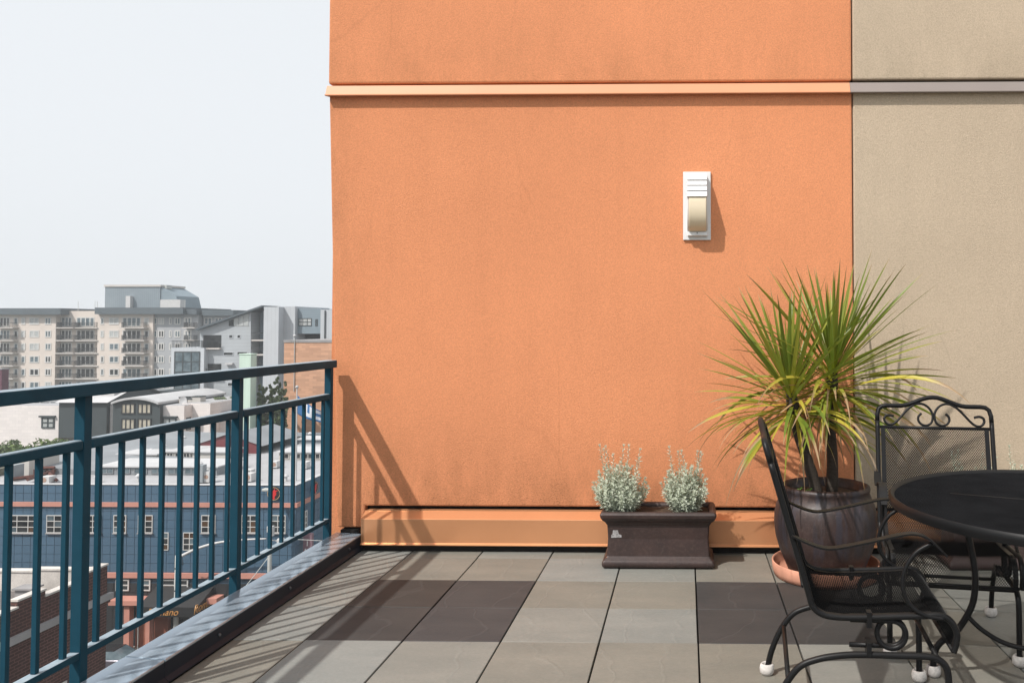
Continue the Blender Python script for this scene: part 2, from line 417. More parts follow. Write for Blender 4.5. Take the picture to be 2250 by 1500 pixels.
# backing wall (dark, seen in the joints) and building body below the deck
MB().box(xl_b + 0.03, XR_OWN, WALLY + 0.05, 12, -0.3, 5.2).build('backing_wall', 'joint_black', own)
MB().box(-2.10, 6.2, -3, 4.95, -20.8, -0.16).build('lower_storeys', 'beige_stucco', own)
MB().box(-2.10, 6.2, 4.95, 12, -20.8, -0.31).build('lower_storeys', 'beige_stucco', own)
m = MB()
zt = z_led_b + 0.02
prof = [(xl_b, z_foot), (x_fl - 0.004, z_foot), (x_fl - 0.004, z_lo), (xj - 0.004, z_lo), (xj - 0.004, zt), (xl_t, zt)]
m.prism(prof, 'y', WALLY, WALLY + 0.06)
lowp = m.build('stucco_panel', 'orange_stucco', own, bevel=0.010)
lowp['label'] = 'orange stucco panel below the ledge'
xu = PY(725, 150, WALLY).x
m = MB().box(PY(723, 20, WALLY).x, xj - 0.004, WALLY, WALLY + 0.06, z_up, 5.2); m.build('stucco_panel', 'orange_stucco_high', own, bevel=0.012)
m = MB().box(xj + 0.003, XR_OWN, WALLY, WALLY + 0.06, z_lo, zt); m.build('stucco_panel', 'beige_stucco', own, bevel=0.008)
m = MB().box(xj + 0.003, XR_OWN, WALLY, WALLY + 0.06, z_up + 0.006, 5.2); m.build('stucco_panel', 'beige_stucco_high', own, bevel=0.010)
# side return of the upper body so the corner has real depth
MB().box(xl_t + 0.006, xl_t + 0.10, WALLY + 0.065, 12, -0.3, 5.2).build('side_wall', 'orange_stucco_high', own)
def ledge(x0, x1, mat):
    p = [(WALLY + 0.04, z_led_t + 0.006), (WALLY - 0.010, z_led_t), (WALLY - 0.033, z_led_b + 0.010), (WALLY - 0.043, z_led_b + 0.007),
         (WALLY - 0.043, z_led_b), (WALLY - 0.030, z_led_b), (WALLY + 0.04, z_led_b + 0.012)]
    o = MB().prism(p, 'x', x0, x1).build('ledge_flashing', mat, own, bevel=0.0012, segs=1)
    return o
ledge(PY(713.5, 200, WALLY - 0.04).x, PY(1869, 200, WALLY - 0.04).x, 'copper_paint_ledge')
ledge(PY(1869, 200, WALLY - 0.04).x + 0.001, XR_OWN, 'grey_paint_ledge')
# base flashing
YF = 4.940
zb1, zb2, zb3 = PY(1050, 1141, YF).z, PY(1050, 1193, YF).z, PY(1050, 1198, YF).z
zs = PY(1050, 1122, WALLY - 0.005).z
p = [(WALLY + 0.035, zs), (WALLY - 0.006, zs), (YF, zb1), (YF, zb2), (YF - 0.012, zb2 - 0.006), (YF - 0.012, zb3), (YF + 0.01, zb3), (WALLY + 0.035, zb3)]
fl = MB().prism(p, 'x', x_fl, XR_OWN).build('base_flashing', 'copper_paint', own, bevel=0.002, segs=2)
MB().prism([(WALLY + 0.03, zs + 0.006), (WALLY - 0.006, zs + 0.006), (WALLY - 0.006, zs + 0.001), (WALLY + 0.03, zs + 0.001)], 'x', x_fl + 0.02, XR_OWN).build('hem_strip', 'copper_paint', own)
MB().box(x_fl + 0.005, XR_OWN, 4.970, 5.05, -0.03, zb3 - 0.001).build('base_strip', 'joint_black', own)

# ------------------------------------------------------------------ wall lamp
lamp = thing('wall_lamp', 'white louvred wall light with amber curved lens on the orange wall', 'wall light', PY(1531, 528, WALLY))
def lpx(cx_): return PY(1450 + cx_ / 6.52, 450, WALLY).x
def lpz(cy_): return PY(1531, 350 + cy_ / 6.52, WALLY).z
MB().box(lpx(332), lpx(728), WALLY - 0.014, WALLY - 0.001, lpz(1160), lpz(185)).build('back_plate', 'lamp_white', lamp, bevel=0.003)
for y0, y1, d0, d1 in ((240, 325, .050, .078), (340, 408, .080, .098), (420, 493, .100, .118), (505, 582, .120, .138)):
    pr = [(WALLY - .012, lpz(y0)), (WALLY - d0, lpz(y0)), (WALLY - d1, lpz(y1)), (WALLY - .012, lpz(y1))]
    MB().prism(pr, 'x', lpx(388), lpx(670)).build('louvre', 'lamp_white', lamp, bevel=0.003)
MB().prism([(WALLY - .012, lpz(260)), (WALLY - .045, lpz(260)), (WALLY - .112, lpz(575)), (WALLY - .012, lpz(575))], 'x', lpx(400), lpx(660)).build('louvre_core', 'joint_black', lamp)
prof = [(580, .128), (650, .132), (760, .131), (860, .122), (940, .105), (1000, .082), (1046, .050)]
def sm(prof):
    q = smoothpath([(a, b, 0) for a, b in prof], 5); return [(v[0], v[1]) for v in q]
pr = [(WALLY - d, lpz(y)) for y, d in sm(prof)]
MB().prism([(WALLY - .012, lpz(580))] + pr + [(WALLY - .012, lpz(1046))], 'x', lpx(412), lpx(658)).build('lens', 'lamp_lens', lamp, smooth=True, bevel=0.004)
prs = [(WALLY - max(d - .03, .03), lpz(y)) for y, d in sm(prof)]
for a, b in ((392, 409), (661, 680)):
    MB().prism([(WALLY - .012, lpz(584))] + prs + [(WALLY - .012, lpz(1046))], 'x', lpx(a), lpx(b)).build('side_frame', 'lamp_white', lamp)
MB().box(lpx(394), lpx(682), WALLY - .046, WALLY - .0135, lpz(1108), lpz(1049)).build('bottom_bar', 'lamp_white', lamp, bevel=0.004)
MB().tube([(lpx(533), WALLY - .044, lpz(1068)), (lpx(533), WALLY - .0475, lpz(1068))], 0.004, 10).build('screw', 'bolt_metal', lamp)

# ------------------------------------------------------------------ parapet curb and railing
curb = thing('parapet_curb', 'blue grey metal parapet cap along the deck edge below the railing', 'curb', (-2.04, 3, 0))
def seg(y0, y1, nm):
    MB().prism([(-2.122, 0.106), (-1.964, 0.096), (-1.964, 0.085), (-2.122, 0.085)], 'y', y0, y1).build(nm, 'curb_metal', curb, bevel=0.004)
cuts = [4.990, 3.10, 1.2, -0.9]
for a, b in zip(cuts[:-1], cuts[1:]):
    seg(b + 0.002, a - 0.002, 'cap')
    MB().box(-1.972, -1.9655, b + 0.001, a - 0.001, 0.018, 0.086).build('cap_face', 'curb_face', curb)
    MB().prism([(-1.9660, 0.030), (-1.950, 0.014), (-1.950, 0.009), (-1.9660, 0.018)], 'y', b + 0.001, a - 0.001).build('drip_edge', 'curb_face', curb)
MB().box(-2.118, -1.975, -0.9, 4.990, -0.16, 0.084).build('curb_core', 'joint_black', curb)
for y in (4.80, 4.08, 3.46, 2.86, 2.28, 1.7):
    MB().tube([(-1.966, y, 0.055), (-1.961, y, 0.055), (-1.957, y, 0.055)], [0.008, 0.008, 0.004], 12).build('bolt', 'bolt_metal', curb, smooth=True)
MB().box(-2.10, -1.99, 5.0, 5.12, 0.09, z_foot - 0.012).build('end_seal', 'joint_black', curb)

rail = thing('railing', 'teal painted metal balcony railing with square balusters along the deck edge', 'railing', (-2.146, 3, 0))
posts = [4.918 - 1.0105 * k for k in range(6)]
PW = 0.038
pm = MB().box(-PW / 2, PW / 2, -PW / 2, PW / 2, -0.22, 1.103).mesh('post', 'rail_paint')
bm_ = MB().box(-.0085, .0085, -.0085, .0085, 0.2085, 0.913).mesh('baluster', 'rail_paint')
RX = -2.146
def soft(o, wd):
    md = o.modifiers.new('bevel', 'BEVEL'); md.width = wd; md.segments = 2
for y in posts:
    soft(inst(pm, 'post', rail, (RX, y, 0)), 0.002)
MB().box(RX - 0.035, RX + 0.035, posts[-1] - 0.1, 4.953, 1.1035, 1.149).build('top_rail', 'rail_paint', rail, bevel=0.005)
for a, b in zip(posts[:-1], posts[1:]):
    y1, y0 = a - PW / 2 - .0005, b + PW / 2 + .0005
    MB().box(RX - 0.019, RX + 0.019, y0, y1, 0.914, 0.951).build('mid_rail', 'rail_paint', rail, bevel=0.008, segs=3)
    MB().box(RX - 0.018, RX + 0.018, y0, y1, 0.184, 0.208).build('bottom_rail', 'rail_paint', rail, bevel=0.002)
    for k in range(8):
        o = inst(bm_, 'baluster', rail, (RX, b + 0.083 + 0.1217 * k, 0)); soft(o, 0.0012)

# ------------------------------------------------------------------ expanded-metal mesh
def lattice(name, mapf, U, V, pu, pv, wd, th, inside=None, mat='black_mesh', parent=None):
    """real diamond strands: each a flat ribbon plus an upright web; mapf(u,v) -> (point, normal)"""
    nu, nv = int(U / (pu / 2)), int(V / (pv / 2))
    P = {}; verts = []; faces = []
    def nd(i, j):
        if (i, j) not in P: P[(i, j)] = mapf(-U / 2 + i * U / nu, j * V / nv)
        return P[(i, j)]
    for i in range(nu):
        for j in range(nv + 1):
            if (i + j) % 2: continue
            for dj in (1, -1):
                if not 0 <= j + dj <= nv: continue
                if inside:
                    u0, v0 = -U / 2 + i * U / nu, j * V / nv; u1, v1 = -U / 2 + (i + 1) * U / nu, (j + dj) * V / nv
                    if not (inside(u0, v0) and inside(u1, v1)): continue
                (a, na), (b, nb) = nd(i, j), nd(i + 1, j + dj)
                d = (b - a).normalized(); s = na.cross(d) * (wd / 2); n_ = na * (th / 2)
                k = len(verts)
                verts += [a - s, a + s, b + s, b - s, a - n_, a + n_, b + n_, b - n_]
                faces += [(k, k + 1, k + 2, k + 3), (k + 4, k + 5, k + 6, k + 7)]
    me = bpy.data.meshes.new(name)
    vv = np.array([tuple(p) for p in verts], dtype=np.float32).ravel(); n = len(faces)
    me.vertices.add(len(verts)); me.vertices.foreach_set('co', vv)
    me.loops.add(n * 4); me.loops.foreach_set('vertex_index', np.array(faces, dtype=np.int32).ravel())
    me.polygons.add(n); me.polygons.foreach_set('loop_start', np.arange(n, dtype=np.int32) * 4)
    me.materials.append(MATS[mat]); me.update(calc_edges=True); me.validate()
    o = bpy.data.objects.new(name, me); COL.objects.link(o)
    if parent: adopt(o, parent)
    o['kind'] = 'stuff'
    return o

# ------------------------------------------------------------------ wrought iron chairs (x forward, y left, z up)
def bx(z): return -0.03 - (z - 0.555) * 0.29
def make_chair():
    c = thing('iron_chair', '', 'chair', (0, 0, 0), 'wrought iron garden chairs', local=True)
    side = smoothpath([(bx(.90), .90), (bx(.70), .70), (-.03, .555), (-.006, .47), (.005, .437), (.035, .413), (.09, .405), (.20, .409), (.34, .418),
                       (.405, .423), (.440, .408), (.460, .372), (.458, .335), (.450, .308)], 5)
    def top(sv):
        a = abs(sv)
        z = .972 + .040 * max(0, 1 - a / .150) ** 1.0 * (1 if a < .15 else 0)
        z = .972 + .041 * (0.5 + 0.5 * math.cos(PI * min(a / .155, 1)))
        return z
    sides = {}
    for sg in (-1, 1):
        pts = [(x, sg * .26, z) for x, _, z in [(p[0], 0, p[1]) for p in [(q[0], q[1]) for q in side]]]
        o = MB().tube(pts, .0108, 8).build('side_frame', 'black_iron', c, smooth='all'); sides[sg] = o
    pts = [(bx(.899), -.26, .899), (bx(.93), -.2595, .93), (bx(.957), -.252, .957), (bx(.97), -.236, .969)]
    for k in range(-10, 11): pts.append((bx(top(k * .0215)), k * .0215, top(k * .0215)))
    pts += [(bx(.97), .236, .969), (bx(.957), .252, .957), (bx(.93), .2595, .93), (bx(.899), .26, .899)]
    MB().tube(pts, .0108, 8).build('top_rail', 'black_iron', c, smooth='all')
    MB().tube([(bx(.872), -.25, .872), (bx(.872), .25, .872)], .0075, 8).build('cross_rail', 'black_iron', c, smooth='all')
    raw = [(1510, 378), (1575, 366), (1628, 385), (1640, 430), (1610, 478), (1555, 492), (1500, 470), (1440, 415), (1350, 315), (1270, 245), (1190, 208),
           (1110, 212), (1040, 255), (992, 330), (985, 405), (1015, 465), (1075, 494), (1140, 480), (1180, 430), (1175, 375), (1135, 335)]
    for sg in (-1, 1):
        q = []
        for a, b in raw:
            s_ = (a - 975) / 760 * .26; z = .875 + (515 - b) * .0003486
            q.append((bx(z), sg * max(s_, .005), z))
        MB().tube(smoothpath(q, 4), .0062, 6).build('scroll', 'black_iron', c, smooth='all')
    # sling of expanded metal: back, seat and rolled front in one sheet
    path = [Vector((p[0], 0, p[1])) for p in [(bx(.872), .872), (bx(.70), .70)] + [(-.03, .555)]] + \
           [Vector((p[0], 0, p[1])) for p in [(q[0], q[1]) for q in side] if p[1] < .55]
    path = [Vector((p.x + (.004 if i < 3 else 0), 0, p.z)) for i, p in enumerate(path)]
    L = [0]
    for a, b in zip(path[:-1], path[1:]): L.append(L[-1] + (b - a).length)
    def mapf(u, v):
        for i in range(len(path) - 1):
            if v <= L[i + 1] or i == len(path) - 2:
                k = (v - L[i]) / max(L[i + 1] - L[i], 1e-6); p = path[i].lerp(path[i + 1], k); d = (path[i + 1] - path[i]).normalized(); break
        n = Vector((d.z, 0, -d.x)); n = -n if n.z < 0 and n.x < 0 else n
        sag = -.012 * (1 - (u / .235) ** 2) if .45 < v < .85 else 0
        return Vector((p.x, u, p.z + sag)), n
    lattice('mesh_sling', mapf, .470, L[-1], .0100,   .0135, .0027, .0024, mat='black_iron', parent=c)
    for sg in (-1, 1):
        mm = MB(); vs = []
        for i in range(25):
            p, n = mapf(sg * .235, L[-1] * i / 24); vs += [p + n * .002 + Vector((0, -.010, 0)), p + n * .002 + Vector((0, .010, 0)), p - n * .002 + Vector((0, .010, 0)), p - n * .002 + Vector((0, -.010, 0))]
        fs = [(4 * i + j, 4 * i + (j + 1) % 4, 4 * i + 4 + (j + 1) % 4, 4 * i + 4 + j) for i in range(24) for j in range(4)]
        mm.add(vs, fs).build('mesh_border', 'black_iron', c)
    p, n = mapf(0, L[-1]); MB().tube([(p.x, -.25, p.z), (p.x, .25, p.z)], .007, 8).build('front_bar', 'black_iron', c, smooth='all')
    for x, z in ((-.026, .50),):
        MB().tube([(x, -.25, z), (x, .25, z)], .007, 8).build('seat_bar', 'black_iron', c, smooth='all')
    # arms: flat bar, with a curled support rod
    ap = smoothpath([(-.063, 0, .668), (-.016, 0, .647), (.036, 0, .631), (.085, 0, .632), (.184, 0, .654), (.29, 0, .680), (.34, 0, .682), (.38, 0, .664), (.430, 0, .615)], 5)
    rp = [(.385, .654), (.333, .622), (.300, .570), (.291, .524), (.300, .479), (.325, .445), (.365, .422), (.420, .415)]
    for sg in (-1, 1):
        vs = []
        for i, q in enumerate(ap):
            d = (ap[min(i + 1, len(ap) - 1)] - ap[max(i - 1, 0)]).normalized(); n = Vector((-d.z, 0, d.x)); wd = .017 * (0.75 + .25 * min(1, i / 6)) * (1 if i < len(ap) - 2 else .72)
            y = sg * .268
            vs += [q + n * .003 + Vector((0, y - wd, 0)), q + n * .003 + Vector((0, y + wd, 0)), q - n * .003 + Vector((0, y + wd, 0)), q - n * .003 + Vector((0, y - wd, 0))]
        k = len(ap)
        fs = [(4 * i + j, 4 * i + (j + 1) % 4, 4 * i + 4 + (j + 1) % 4, 4 * i + 4 + j) for i in range(k - 1) for j in range(4)] + [(3, 2, 1, 0), tuple(range(4 * k - 4, 4 * k))]
        arm = MB().add(vs, fs).build('armrest', 'black_iron', c)
        MB().tube(smoothpath([(a, sg * .266, b) for a, b in rp], 5), .0075, 8).build('arm_support', 'black_iron', c, smooth='all')
        # base arch, coil spring, clamps
        ar = smoothpath([(-.140, sg * .25, .012), (-.122, sg * .25, .09), (-.088, sg * .25, .17), (-.04, sg * .25, .235), (.02, sg * .25, .263), (.09, sg * .25, .278), (.16, sg * .25, .284), (.27, sg * .25, .286),
                         (.375, sg * .25, .286), (.412, sg * .25, .274), (.432, sg * .25, .245), (.437, sg * .25, .18), (.437, sg * .25, .012)], 5)
        MB().tube(ar, .0115, 8).build('leg_frame', 'black_iron', c, smooth='all')
        ctr, r_ = Vector((.258, 0, .3515)), .0455; sp = [Vector((.125, 0, .397)), Vector((.20, 0, .397))]
        for i in range(0, 55):
            a = PI / 2 - 2 * PI * 1.5 * i / 54
            sp.append(ctr + Vector((math.cos(a) * r_, 0, math.sin(a) * r_)))
        sp += [Vector((.20, 0, .306)), Vector((.125, 0, .306))]
        n = len(sp); sp = [Vector((q.x, sg * (.252 - .030 * min(1, max(0, (i - 2) / 54.))), q.z)) for i, q in enumerate(sp)]
        MB().tube(sp, .0090, 8).build('coil_spring', 'black_iron', c, smooth='all')
        MB().cbox((.185, sg * .254, .402), (.016, .032, .050)).build('spring_clamp', 'black_iron', c)
        MB().cbox((.185, sg * .236, .303), (.016, .052, .046)).build('spring_clamp', 'black_iron', c)
        for x in (-.140, .437):
            f = MB().lathe([(.012, .001), (.021, .002), (.0275, .012), (.0285, .024), (.026, .038), (.0205, .044), (.0165, .040), (.0160, .016), (.001, .014)], (x, sg * .25, 0), 18)
            f.build('foot_cap', 'bootie_white', c, smooth='all')
    for x, z, r in ((-.075, .190, .0085), (.400, .286, .0085)):
        MB().tube([(x, -.25, z), (x, .25, z)], r, 8).build('stretcher', 'black_iron', c, smooth='all')
    return c
chair = make_chair()
def place(o, x, y, th, label):
    o.location = (x, y, 0); o.rotation_euler = (0, 0, th); o['label'] = label
place(chair, 0.434, 2.985, math.radians(-5.0), 'black iron spring chair set sideways beside the round pot, its back edge on')
def dup(root):
    r = root.copy(); COL.objects.link(r)
    for ch in list(root.children):
        k = ch.copy(); COL.objects.link(k); k.parent = r
    return r
chair2 = dup(chair)
place(chair2, 1.157, 3.816, math.radians(-99.6), 'black iron chair behind the table, scrolled mesh back towards the beige wall')

# ------------------------------------------------------------------ round mesh table
TC = Vector((1.405, 3.045, 0)); TR, TZ = 0.64, 0.72
tab = thing('garden_table', 'round black iron table with mesh top and curved legs', 'table', TC)
tab['_local'] = 1
def tmap(u, v): return Vector((u, v - TR, TZ - .012)), Vector((0, 0, 1))
lattice('mesh_top', tmap, 2 * TR, 2 * TR, .0115, .0075, .0030, .0022, mat='table_mesh', inside=lambda u, v: u * u + (v - TR) ** 2 < (TR - .012) ** 2, parent=tab)
ring = [(TR - .020, TZ - .014), (TR - .014, TZ - .004), (TR - .004, TZ + .001), (TR + .002, TZ - .006), (TR + .003, TZ - .020), (TR - .001, TZ - .036), (TR - .008, TZ - .036), (TR - .010, TZ - .018)]
n = 96; m = MB(); k = len(ring)
m.add([(r * math.cos(2 * PI * j / n), r * math.sin(2 * PI * j / n), z) for j in range(n) for r, z in ring],
      [(j * k + i, j * k + (i + 1) % k, ((j + 1) % n) * k + (i + 1) % k, ((j + 1) % n) * k + i) for j in range(n) for i in range(k)])
m.build('rim', 'black_iron', tab, smooth=True)
MB().lathe([(.028, TZ - .012), (.034, TZ - .014), (.034, TZ - .022), (.028, TZ - .022)], (0, 0, 0), 24).build('umbrella_ring', 'black_iron', tab, smooth=True)
lp = [(.42, .702), (.395, .66), (.36, .57), (.338, .46), (.332, .38), (.345, .29), (.395, .195), (.445, .15), (.476, .11), (.487, .06), (.488, .012)]
bp = [(.362, .25), (.31, .205), (.23, .168), (.14, .160), (.06, .178), (.0, .19)]
for kq in range(4):
    a = math.radians(156 + 90 * kq); ca, sa = math.cos(a), math.sin(a)
    MB().tube(smoothpath([(r * ca, r * sa, z) for r, z in lp], 5), .0125, 8).build('leg', 'black_iron', tab, smooth='all')
    MB().tube(smoothpath([(r * ca, r * sa, z) for r, z in bp], 5), .0095, 8).build('brace', 'black_iron', tab, smooth='all')
    MB().tube([(.42 * ca, .42 * sa, .702), (0, 0, .702)], .008, 6).build('top_support', 'black_iron', tab, smooth='all')
    MB().lathe([(.012, .001), (.021, .002), (.0275, .012), (.0285, .024), (.026, .038), (.0205, .044), (.0165, .040), (.0160, .016), (.001, .014)], (.488 * ca, .488 * sa, 0), 18).build('foot_cap', 'bootie_white', tab, smooth='all')

# ------------------------------------------------------------------ round pot, saucer, strap-leaved plant
PC = Vector((0.765, 4.55, 0))
sauc = MB().lathe([(.02, .012), (.20, .010), (.262, .014), (.272, .03), (.280, .072), (.284, .078), (.288, .080), (.292, .076), (.287, .03), (.280, .004), (.262, .0005), (.02, .0005)][::-1], PC, 56).build('pot_saucer', 'terracotta', None, smooth='all')
tag(sauc, 'shallow terracotta saucer under the round glazed pot', 'saucer')
pot = thing('glazed_pot', 'large round dark brown glazed pot with blue drips standing in a saucer', 'pot', PC)
MB().lathe([(.05, .014), (.185, .014), (.200, .022), (.222, .075), (.250, .14), (.270, .21), (.279, .28), (.276, .34), (.266, .385), (.262, .392), (.256, .398), (.246, .43), (.237, .452), (.241, .462),
            (.243, .474), (.238, .486), (.226, .490), (.214, .484), (.208, .468), (.204, .43)], PC, 64).build('pot_body', 'pot_glaze', pot, smooth='all')
MB().lathe([(.212, .440), (.14, .448), (.05, .452), (.0, .452)], PC, 32).build('soil', 'soil', pot, smooth='all')

pal = thing('cordyline_plant', 'spiky two-headed plant with long strap leaves growing in the round pot', 'plant', (PC.x, PC.y, .45))
def leaf(base, az, el, L, bend, wd, crown, color, twist=0.0, tipf=0.0, segs=9):
    d = Vector((math.cos(az) * math.cos(el), math.sin(az) * math.cos(el), math.sin(el)))
    sidev = Vector((-math.sin(az), math.cos(az), 0))
    p = Vector(base); P = [p.copy()]; D = [d.copy()]
    for i in range(segs):
        t_ = (i + 1) / segs
        d = (d + Vector((0, 0, -1)) * bend * (t_ ** 1.5) / segs * 2.2).normalized()
        p = p + d * (L / segs); P.append(p.copy()); D.append(d.copy())
    # keep clear of the wall behind
    ymax = max(q.y for q in P)
    if ymax > WALLY - .04:
        k = (WALLY - .04 - base[1]) / (ymax - base[1]); P = [Vector((q.x, base[1] + (q.y - base[1]) * k, q.z)) for q in P]
    vs = []; uv = []
    for i, q in enumerate(P):
        t_ = i / segs
        ww = wd * (0.55 + 1.3 * t_ if t_ < .35 else 1.0 * (1 - ((t_ - .35) / .65) ** 1.6)) * .5 + .0006
        s_ = (Matrix.Rotation(twist * t_, 3, D[i]) @ sidev).normalized()
        up = s_.cross(D[i]).normalized()
        if up.z < 0: up = -up
        vs += [q - s_ * ww + up * ww * .35, q, q + s_ * ww + up * ww * .35]
        uv += [(0, t_), (.5, t_), (1, t_)]
    fs = []
    for i in range(segs):
        a = 3 * i; fs += [(a, a + 1, a + 4, a + 3), (a + 1, a + 2, a + 5, a + 4)]
    mb = MB().add(vs, fs); me = mb.mesh('leaf', 'strap_leaf', smooth='all')
    ul = me.uv_layers.new(name='uv')
    for lp_ in me.loops: ul.data[lp_.index].uv = uv[lp_.vertex_index]
    o = bpy.data.objects.new('leaf', me); COL.objects.link(o); o.parent = crown
    o.color = (color[0], color[1], color[2], tipf)
GREENS = [(.20, .25, .034), (.24, .28, .04), (.15, .21, .03), (.30, .32, .05), (.17, .235, .03)]
YELL = [(.44, .40, .05), (.48, .41, .06), (.34, .35, .045)]
TAN = [(.45, .29, .16), (.50, .33, .19), (.36, .21, .11)]
rnd = random.Random(5)
def crown_of(center, axis, n, Lm, stub, az_bias):
    heart = MB().tube([center - axis * .16, center - axis * .05, center + axis * .10], [.034, .036, .012], 10)
    cr = heart.build('crown', 'bark', pal, smooth='all')
    for i in range(n):
        u = (i + .5) / n                       # 0 = innermost, 1 = oldest
        az = i * 2.39996 + rnd.uniform(-.25, .25) + az_bias
        el = math.radians(84 - 112 * u ** 1.0 + rnd.uniform(-9, 9))
        L = Lm * (0.74 + .30 * math.sin(PI * min(1, u * 1.15))) * rnd.uniform(.82, 1.12)
        bend = (0.06 + 0.18 * u + (0.55 * (u - .62) / .38 if u > .62 else 0)) * rnd.uniform(.6, 1.5)
        col = rnd.choice(GREENS); tipf = rnd.choice((0, 0, .02, .05))
        if u > .62 and rnd.random() < .50: col = rnd.choice(YELL); tipf = rnd.uniform(.05, .25); bend *= 1.5
        if u > .80 and rnd.random() < .30: col = rnd.choice(TAN); tipf = .3; bend *= 1.8
        b = center + axis * (.09 - .20 * u) + Vector((math.cos(az), math.sin(az), 0)) * .022
        leaf(b, az, el, L, bend, rnd.uniform(.017, .025), cr, col, rnd.uniform(-1.2, 1.2), tipf)
    for i in range(23):                           # old outer leaves arching out and hanging
        az = i * 2.39996 + rnd.uniform(-.3, .3); az = az if math.sin(az) < .55 else -az
        b = center - axis * .10 + Vector((math.cos(az), math.sin(az), 0)) * .024
        leaf(b, az, math.radians(rnd.uniform(-25, 25)), rnd.uniform(.50, .78), rnd.uniform(.55, 1.5), rnd.uniform(.020, .029), cr, rnd.choice(YELL + GREENS), rnd.uniform(-1.5, 1.5), rnd.uniform(.05, .25), 12)
    for i in range(7):                            # dry, thread-tipped leaves hanging straight down
        az = rnd.uniform(PI, 2 * PI) if i else -PI / 2; b = center - axis * .12 + Vector((math.cos(az), math.sin(az), 0)) * .02
        leaf(b, az, math.radians(rnd.uniform(-25, 25)), rnd.uniform(.55, .78), rnd.uniform(1.1, 1.9), rnd.uniform(.010, .018), cr, rnd.choice(TAN + YELL), rnd.uniform(-2, 2), .35, 12)
c1 = PY(1738, 868, 4.46); c2 = PY(1829, 822, 4.56)
t1 = [Vector((.715, 4.53, .44)), Vector((.688, 4.52, .55)), PY(1765, 985, 4.49), c1 - Vector((-.01, 0, .12))]
t2 = [Vector((.800, 4.55, .44)), Vector((.806, 4.55, .62)), PY(1825, 950, 4.55), c2 - Vector((0, 0, .12))]
for tt in (t1, t2):
    q = smoothpath(tt, 5); MB().tube(q, [.034 - .008 * i / len(q) + random.uniform(-.0015, .0015) for i in range(len(q))], 12).build('trunk', 'bark', pal, smooth='all')
crown_of(c1, Vector((-.18, -.05, 1)).normalized(), 102, .64, .1, 0.3)
crown_of(c2, Vector((.06, -.02, 1)).normalized(), 112, .67, .1, 1.1)
wd_ = thing('weed_seedling', 'tiny bright green clover-like seedling at the pot rim', 'weed', (.62, 4.46, .45))
for k in range(6):
    cc = Vector((.605 + .013 * k, 4.44 + random.uniform(-.02, .02), .468 + random.uniform(0, .02)))
    mm = MB()
    for j in range(3):
        a = j * 2.1 + k; e = Vector((math.cos(a), math.sin(a), .3)) * .014; s_ = Vector((-math.sin(a), math.cos(a), 0)) * .008
        mm.add([cc, cc + e * .5 + s_, cc + e, cc + e * .5 - s_], [(0, 1, 2, 3)])
    mm.tube([cc - Vector((0, 0, .03)), cc], .0012, 4)
    mm.build('sprig', 'weed_leaf', wd_)

# ------------------------------------------------------------------ trough planters with silver bushes
def planter(x0, x1, yf, yb, label, sticker):
    cx_, cy_ = (x0 + x1) / 2, (yf + yb) / 2; hw, hd = (x1 - x0) / 2, (yb - yf) / 2
    th = thing('trough_planter', label, 'planter', (cx_, cy_, 0), 'brown glazed trough planters')
    def ringz(z, e): return [(cx_ - hw + e, cy_ - hd + e, z), (cx_ + hw - e, cy_ - hd + e, z), (cx_ + hw - e, cy_ + hd - e, z), (cx_ - hw + e, cy_ + hd - e, z)]
    prof = [(0.003, .020), (.010, .004), (.032, .000), (.045, .008), (.060, .024), (.066, .027), (.16, .034), (.235, .030), (.255, .018), (.268, .004), (.284, -.006), (.300, -.009), (.312, -.004), (.317, .008), (.314, .026), (.300, .032), (.27, .034)]
    m = MB(); vs = []
    for z, e in prof: vs += ringz(z, e)
    k = len(prof); fs = [(4 * i + j, 4 * i + (j + 1) % 4, 4 * i + 4 + (j + 1) % 4, 4 * i + 4 + j) for i in range(k - 1) for j in range(4)] + [(3, 2, 1, 0)]
    m.add(vs, fs).build('trough', 'planter_glaze', th, bevel=0.010, segs=3)
    # lumpy soil
    n = 14; vs = []; fs = []; r = random.Random(3)
    for i in range(n + 1):
        for j in range(6):
            vs.append((x0 + .033 + (x1 - x0 - .066) * i / n, yf + .033 + (yb - yf - .066) * j / 5, .290 + r.uniform(-.004, .006)))
    for i in range(n):
        for j in range(5): a = i * 6 + j; fs.append((a, a + 6, a + 7, a + 1))
    MB().add(vs, fs).build('soil', 'soil', th, smooth='all')
    if sticker:
        a = PY(1343, 1172, yf + .036); b = PY(1366, 1172, yf + .036)
        z0, z1 = a.z - .021, a.z + .021; w_ = b.x - a.x
        yy = yf + .031
        MB().prism([(a.x, z0), (b.x, z0 + .002), (b.x - .001, z0 + .017), (a.x + w_ * .72, z0 + .019), (a.x + w_ * .66, z1), (a.x + w_ * .18, z1), (a.x + w_ * .12, z0 + .019), (a.x, z0 + .017)], 'y', yy, yy + .001).build('price_sticker', 'sticker', th)
    return th
px0, px1 = PZ(1321, 1250, 0).x, PZ(1571, 1250, 0).x
yfr = PZ(1446, 1251, 0).y
planter(px0, px1, yfr, yfr + .29, 'brown glazed trough planter with a sticker holding two silver bushes', True)
